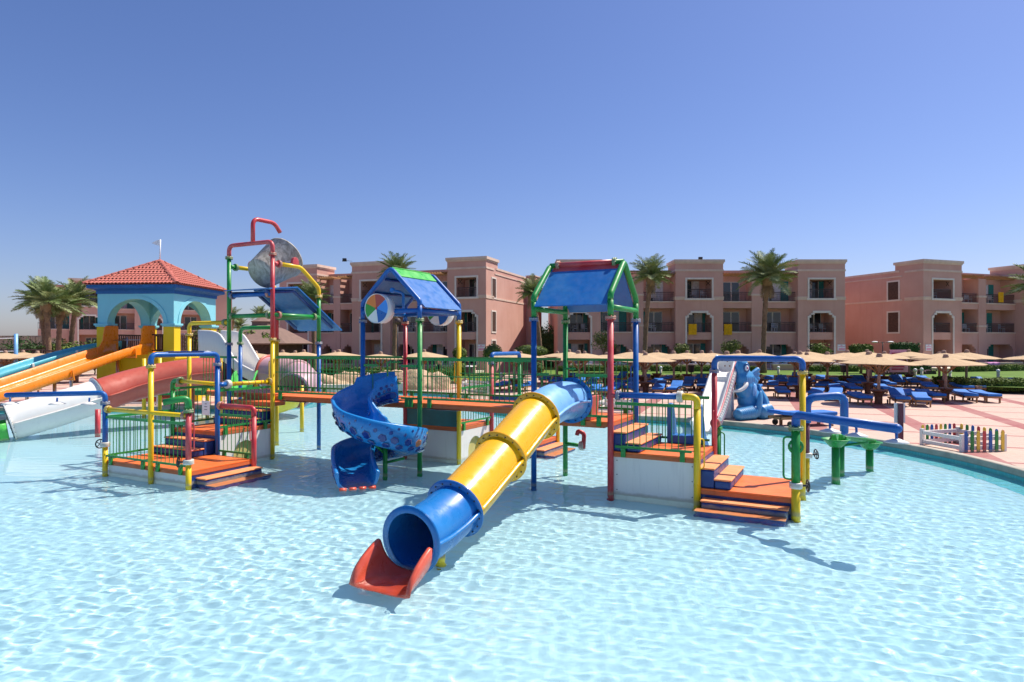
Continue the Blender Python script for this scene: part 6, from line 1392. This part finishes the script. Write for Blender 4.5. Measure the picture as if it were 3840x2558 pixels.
def make_lounger():
    Lg = thing('sun_lounger', '', 'sun lounger', (0, 0, 0), 'blue-cushioned loungers on the deck')
    mb = MB(); 
    for sx in (-.31, .27): mb.box((sx, -.98, .24), (sx + .045, .98, .32))
    mb.box((-.31, .94, .24), (.315, .98, .32)); mb.box((-.31, -.98, .24), (.315, -.94, .32))
    for k in range(12): mb.box((-.27, -.92 + k*.155, .30), (.272, -.82 + k*.155, .318))
    local('frame', mb.mesh('frame', 'wood_tan'), Lg)
    lg = MB(); lg.box((-.03, -.04, 0), (.03, .04, .26)); lg = lg.mesh('leg', 'wood_tan')
    for x, y in ((-.28, -.8), (.285, -.8), (-.28, .55), (.285, .55)): local('leg', lg, Lg, (x, y, 0))
    wh = MB(); wh.lathe([(.001, -.025), (.09, -.025), (.10, -.015), (.10, .015), (.09, .025), (.001, .025)], 14); wh = wh.mesh('wheel', 'rubber')
    for x in (-.35, .355): local('wheel', wh, Lg, (x, .70, .10), (0, math.pi/2, 0))
    c = MB(); c.box((-.31, -1.0, .33), (.315, .28, .45)); local('seat_cushion', c.mesh('seat_cushion', 'cushion', .03), Lg)
    c = MB(); c.box((-.31, 0, 0), (.315, .74, .12)); local('back_cushion', c.mesh('back_cushion', 'cushion', .03), Lg, (0, .29, .33), (R(7), 0, 0)); return Lg
PAR, LNG = make_parasol(), make_lounger()
# (photo column, metres away, loungers left, loungers right)
PL = [(3294, 30.9, 1, 2), (3254, 37.2, 2, 1), (3266, 42, 1, 1), (3250, 48.2, 1, 1), (3314, 44.3, 1, 2), (3411, 47.0, 1, 1), (3546, 32.6, 2, 2), (3538, 39.0, 1, 2), (3523, 42.6, 1, 0), (3623, 41.5, 1, 1), (3868, 43.5, 1, 0),
 (2846, 40.8, 1, 1), (2840, 47.8, 1, 2), (2772, 37.5, 1, 1), (2979, 44.6, 1, 1), (2996, 34.3, 1, 2), (3028, 40.2, 1, 1), (3029, 47.8, 1, 1), (3103, 40.7, 1, 1), (3177, 44, 1, 1),
 (2421, 37.6, 2, 2), (2528, 40.4, 1, 2), (2411, 43.5, 1, 1), (2463, 48.5, 1, 2), (2366, 48.5, 1, 1), (2575, 47.6, 0, 1), (2630, 41, 1, 2), (2668, 48, 1, 1), (2725, 35.5, 1, 1),
 (2089, 47, 1, 1), (2132, 44.5, 1, 1), (2194, 48, 1, 1), (2173, 36.5, 2, 2), (2272, 42, 1, 1),
 (1930, 40, 1, 1), (1955, 47, 0, 0), (1590, 45, 0, 0), (1425, 44.4, 0, 0), (1271, 45.2, 0, 0), (1256, 48.5, 0, 0), (1139, 46, 0, 0), (1105, 48, 0, 0), (1061, 46, 0, 0), (960, 44, 0, 0), (18, 44, 0, 0), (85, 47, 0, 0), (142, 44.5, 0, 0), (285, 48, 0, 0)]
items = []; taken = []; lo_dir = R(-62)
for i, (x, Y, nl, nr) in enumerate(PL):
    p = AT(x, Y, DECK_Z); items.append((p, i)); taken.append((p.x, p.y, .5))
lng = []; rnd = random.Random(11)
for i, (x, Y, nl, nr) in enumerate(PL):
    p = AT(x, Y, DECK_Z); ang = R(-20.5) + rnd.uniform(-.08, .08); ac = Vector((math.cos(ang), math.sin(ang), 0)); al = Vector((math.sin(ang), -math.cos(ang), 0))
    for sg_, n_ in ((-1, nl), (1, nr)):
        for k in range(n_):
            q = p + ac*(sg_*(.82 + .88*k)) + al*rnd.uniform(-.1, .45)
            if all((q.x - a)**2 + (q.y - b)**2 > (.72 + r - .5)**2 for a, b, r in taken): taken.append((q.x, q.y, .62)); lng.append((q, ang + rnd.uniform(-.16, .16)))
lone = (G(3010, 1596, DECK_Z), R(104))
def rows_of(lst, key, cuts):
    rows = [[] for _ in range(len(cuts) + 1)]
    for it in lst: rows[sum(key(it).y > c for c in cuts)].append(it)
    for r in rows: r.sort(key=lambda it: key(it).x/key(it).y)
    return rows
first = True
for r, row in enumerate(rows_of(items, lambda it: it[0], (36, 41.5, 45.5))):
    for c, (p, i) in enumerate(row):
        o = PAR if first else copy_tree(PAR); first = False
        o.location = p; o.rotation_euler = (.02*math.sin(i*2.3), .02*math.cos(i*1.7), (i*.7) % .8); s = 1 + .05*math.sin(i*5); o.scale = (s, s, 1 + .035*math.sin(i*3))
        o['label'] = f'straw parasol, {ORD[c]} from the left in the {("front", "second", "third", "back")[r]} row of parasols'
first = True
for r, row in enumerate(rows_of(lng, lambda it: it[0], (34, 38, 41.5, 44.5))):
    for c, (p, a) in enumerate(row):
        o = LNG if first else copy_tree(LNG); first = False; o.location = p; o.rotation_euler.z = a
        for ch in o.children:
            if ch.name.startswith('back_cushion'): ch.rotation_euler.x = R(rnd.choice((4, 6, 7, 8, 10, 10, 26)))
        o['label'] = f'wooden lounger with blue cushion, {ORD[c] if c < len(ORD) else str(c+1) + "th"} from the left in the {("front", "second", "third", "fourth", "back")[r]} row of loungers'
o = copy_tree(LNG); o.location = lone[0]; o.rotation_euler.z = lone[1]; o.scale = (1.15, 1.15, 1.1); o['label'] = 'lone wooden lounger with blue cushion at the pool edge beside the elephant slide'

# ---------------------------------------------------------------- small furniture of the place
def lamp_post(p, h, lb, globe=True):
    T = thing('lamp_post', lb, 'lamp post', p); mb = MB(); mb.tube([p, p + Z3*h], .045, 8); obj('pole', mb, 'dark_metal', T)
    if globe: mb = MB(); mb.ball(p + Z3*(h + .2), .26, 14, 10); obj('globe', mb, 'iron', T)
    else:
        for sg_ in (-1, 1):
            mb = MB(); mb.tube([p + Z3*h, p + Z3*(h + .02) + Vector((sg_*.5, 0, 0))], .03, 6); obj('arm', mb, 'dark_metal', T); mb = MB(); mb.ball(p + Z3*(h + .03) + Vector((sg_*.7, 0, 0)), (.3, .14, .07)); obj('lamp_head', mb, 'sign_white', T)
lamp_post(AT(1491, 50, .3), 4.25, 'dark globe lamp post between the red and green house posts'); lamp_post(AT(3310, 58, LAWN_Z), 2.6, 'slim twin-headed lamp post by the right-hand hotel', False)
for x, Y, lb in ((2592, 49.2, 'dark litter bin on a post behind the blue drip pipe'), (3164, 49.0, 'dark litter bin on a post below the clipped hedge'), (3268, 49.0, 'dark litter bin with white top by the parasol cluster'), (1758, 45.6, 'dark square litter bin beside the yellow post')):
    p = AT(x, Y, DECK_Z); T = thing('litter_bin', lb, 'litter bin', p); mb = MB(); mb.tube([p, p + Z3*.75], .05, 8); obj('post', mb, 'dark_metal', T); mb = MB(); mb.lathe([(.19, .7), (.26, 1.2), (.28, 1.25), (.001, 1.25)], 12, p); obj('bin', mb, 'dark_metal', T); mb = MB(); mb.lathe([(.29, 1.252), (.29, 1.31), (.001, 1.34)], 12, p); obj('lid', mb, 'sign_white', T)
for k, (x, Y, zz) in enumerate(((2478, 53.5, LAWN_Z), (2919, 53.5, LAWN_Z), (3432, 48.5, LAWN_Z), (3456, 50, LAWN_Z), (3562, 46, LAWN_Z), (3743, 47, LAWN_Z), (1380, 46.8, .32), (1880, 47.5, .32))):
    p = AT(x, Y, zz); T = thing('bollard_light', f'small white bollard light on the grass, {ORD[(6, 7, 2, 3, 4, 5, 0, 1)[k] if k > 5 else (2, 3, 4, 5, 6, 7)[k]] if k <= 5 else ORD[k-6]} from the left', 'bollard light', p); mb = MB(); mb.lathe([(.10, 0), (.10, .42), (.001, .42)], 10, p); obj('body', mb, 'cream_edge', T); mb = MB(); mb.ball(p + Z3*.5, .13, 10, 8); obj('globe', mb, 'sign_white', T)
p = AT(3372, 49.5, LAWN_Z); T = thing('rules_sign', 'large pink rules sign with red lines of print under the parasols', 'sign', p)
mb = MB(); mb.box((p.x - .72, p.y, .85), (p.x + .72, p.y + .05, 2.55)); obj('board', mb, 'sign_pink', T, .01); mb = MB()
for k in range(7): w = random.uniform(.42, .58); mb.box((p.x - .58, p.y - .012, 1.02 + k*.2), (p.x - .58 + 2*w, p.y - .001, 1.14 + k*.2))
obj('print', mb, 'ink_red', T); mb = MB(); mb.box((p.x - .6, p.y + .06, .5), (p.x - .5, p.y + .14, 2.5)); mb.box((p.x + .5, p.y + .06, .5), (p.x + .6, p.y + .14, 2.5)); obj('legs', mb, 'dark_metal', T)
# white patio chairs by the middle hotel
k = 0
for x in (2130, 2205, 2300, 2335, 2590, 2622, 2652, 2905, 2935, 3110, 3135, 1648, 1700):
    k += 1; Y = 61.8 if x > 2000 else 60; o = bpy.data.objects.new('patio_chair', CHAIR); COL.objects.link(o); o.location = AT(x, Y, .62 if x > 2000 else .55); o.rotation_euler.z = random.uniform(-2, 2); o.scale = (1.25,)*3; tag(o, f'white plastic patio chair before the hotels, {ORD[(k + 1) if x > 2000 else k - 12]} from the left', 'chair', 'white chairs on the hotel terraces')
# left background: timber bridge, tall stone wall, net posts, blue floats
T = thing('timber_bridge', 'dark timber footbridge with crossed railings at the left edge', 'bridge', AT(60, 50, .3)); pa, pb = AT(-150, 52, 0), AT(345, 49, 0); d = (pb - pa).normalized()
bp = [pa.lerp(pb, f) + Z3*(1.0 + .55*math.sin(math.pi*(f*.8 + .12))) for f in [i/14 for i in range(15)]]
mb = MB(); mb.tube(bp, .10, 6); obj('deck_beam', mb, 'wood_red', T); mb = MB(); mb.tube([p + Z3*1.0 for p in bp], .07, 6); obj('hand_rail', mb, 'wood_dark', T)
for i in range(0, 15): mb = MB(); mb.tube([bp[i] - Z3*(.9 if i % 3 == 0 else 0), bp[i] + Z3*1.0], .12 if i % 3 == 0 else .05, 6); obj('bridge_post', mb, 'wood_dark', T)
for i in range(14): mb = MB(); mb.tube([bp[i] + Z3*.1, bp[i+1] + Z3*.9], .035, 5); mb.tube([bp[i+1] + Z3*.1, bp[i] + Z3*.9], .035, 5); obj('cross_brace', mb, 'wood_red', T)
stone_wall('boundary_wall', [AT(-400, 74, 0), AT(-100, 73, 0), AT(160, 72, 0)], .1, 3.95, 'tall grey rubble boundary wall at the far left')
for k, (x, lb) in enumerate(((68, 'white rope post at the left bank, right of the pair'), (41, 'white rope post at the left bank, left of the pair'))):
    p = AT(x*2, 40, .1); mb = MB(); mb.tube([p, p + Z3*1.1], .07, 8); T = tag(obj('rope_post', mb, 'white'), lb, 'post')
p = AT(60, 45, .1); mb = MB(); mb.tube([p, p + Z3*3.6], .12, 8); tag(obj('net_pole', mb, 'pale_blue'), 'pale blue volleyball net pole above the timber bridge', 'pole'); 
mb = MB(); mb.tube([p + Z3*3.3, AT(-200, 46, 3.3)], .03, 5); mb.tube([p + Z3*2.4, AT(-200, 46, 2.4)], .03, 5); tag(obj('net_rope', mb, 'sign_white'), 'two pale net ropes running off to the left edge', 'rope')
for k in range(3): q = AT(-20 + 48*k, 36.5, DECK_Z); o = copy_tree(LNG); o.location = q; o.rotation_euler.z = R(90); o['label'] = f'blue lounger at the far left bank, {ORD[k]} from the left edge of the picture'
# a bather walking in the garden
def person(p, h, lb, face=0):
    me = bpy.data.meshes.new('person'); k = h/1.75
    V_ = [(0, 0, .95), (0, 0, 1.15), (0, -.01, 1.40), (0, -.02, 1.50), (0, -.03, 1.58), (0, -.04, 1.68), (.19, 0, 1.38), (.27, .04, 1.12), (.24, -.10, .90), (-.19, 0, 1.38), (-.27, -.02, 1.12), (-.22, -.16, .92), (.10, 0, .88), (.12, -.12, .48), (.12, .02, .08), (.12, -.14, .03), (-.10, 0, .88), (-.11, .10, .48), (-.11, .22, .10), (-.11, .10, .03), (.23, -.16, .82), (-.21, -.23, .85)]
    Ed = [(0, 1), (1, 2), (2, 3), (3, 4), (4, 5), (2, 6), (6, 7), (7, 8), (2, 9), (9, 10), (10, 11), (0, 12), (12, 13), (13, 14), (14, 15), (0, 16), (16, 17), (17, 18), (18, 19), (8, 20), (11, 21)]
    rad = [.15, .145, .16, .06, .085, .085, .065, .045, .035, .065, .045, .035, .085, .06, .04, .035, .085, .06, .04, .035, .04, .04]
    me.from_pydata([(x*k, y*k, zz*k) for x, y, zz in V_], Ed, []); me.materials.append(MAT['skin']); o = bpy.data.objects.new('person', me); COL.objects.link(o); o.location = p; o.rotation_euler.z = face
    sk = o.modifiers.new('skin', 'SKIN'); sk.use_smooth_shade = True
    for i, r in enumerate(rad): me.skin_vertices[0].data[i].radius = (r*k, r*k*.85)
    me.skin_vertices[0].data[0].use_root = True; sb_ = o.modifiers.new('sub', 'SUBSURF'); sb_.levels = 2; sb_.render_levels = 2
    tag(o, lb, 'person'); mb = MB(); mb.lathe([(.19*k, .98*k), (.20*k, .9*k), (.19*k, .72*k), (.17*k, .62*k)], 14); local('shorts', mb.mesh('shorts', 'black', fix=False), o); mb = MB(); mb.ball((0, .0, 1.70*k), (.095*k, .105*k, .075*k)); local('hair', mb.mesh('hair', 'hair'), o); return o
person(AT(1642, 53, .32), 1.78, 'bather in dark shorts walking on the lawn behind the bridge', .6)
person(AT(1746, 60, .55), 1.6, 'person in the shade of the ground-floor loggia by the topiary', 2.4)

for o in RECV: o.cycles.is_caustics_receiver = True
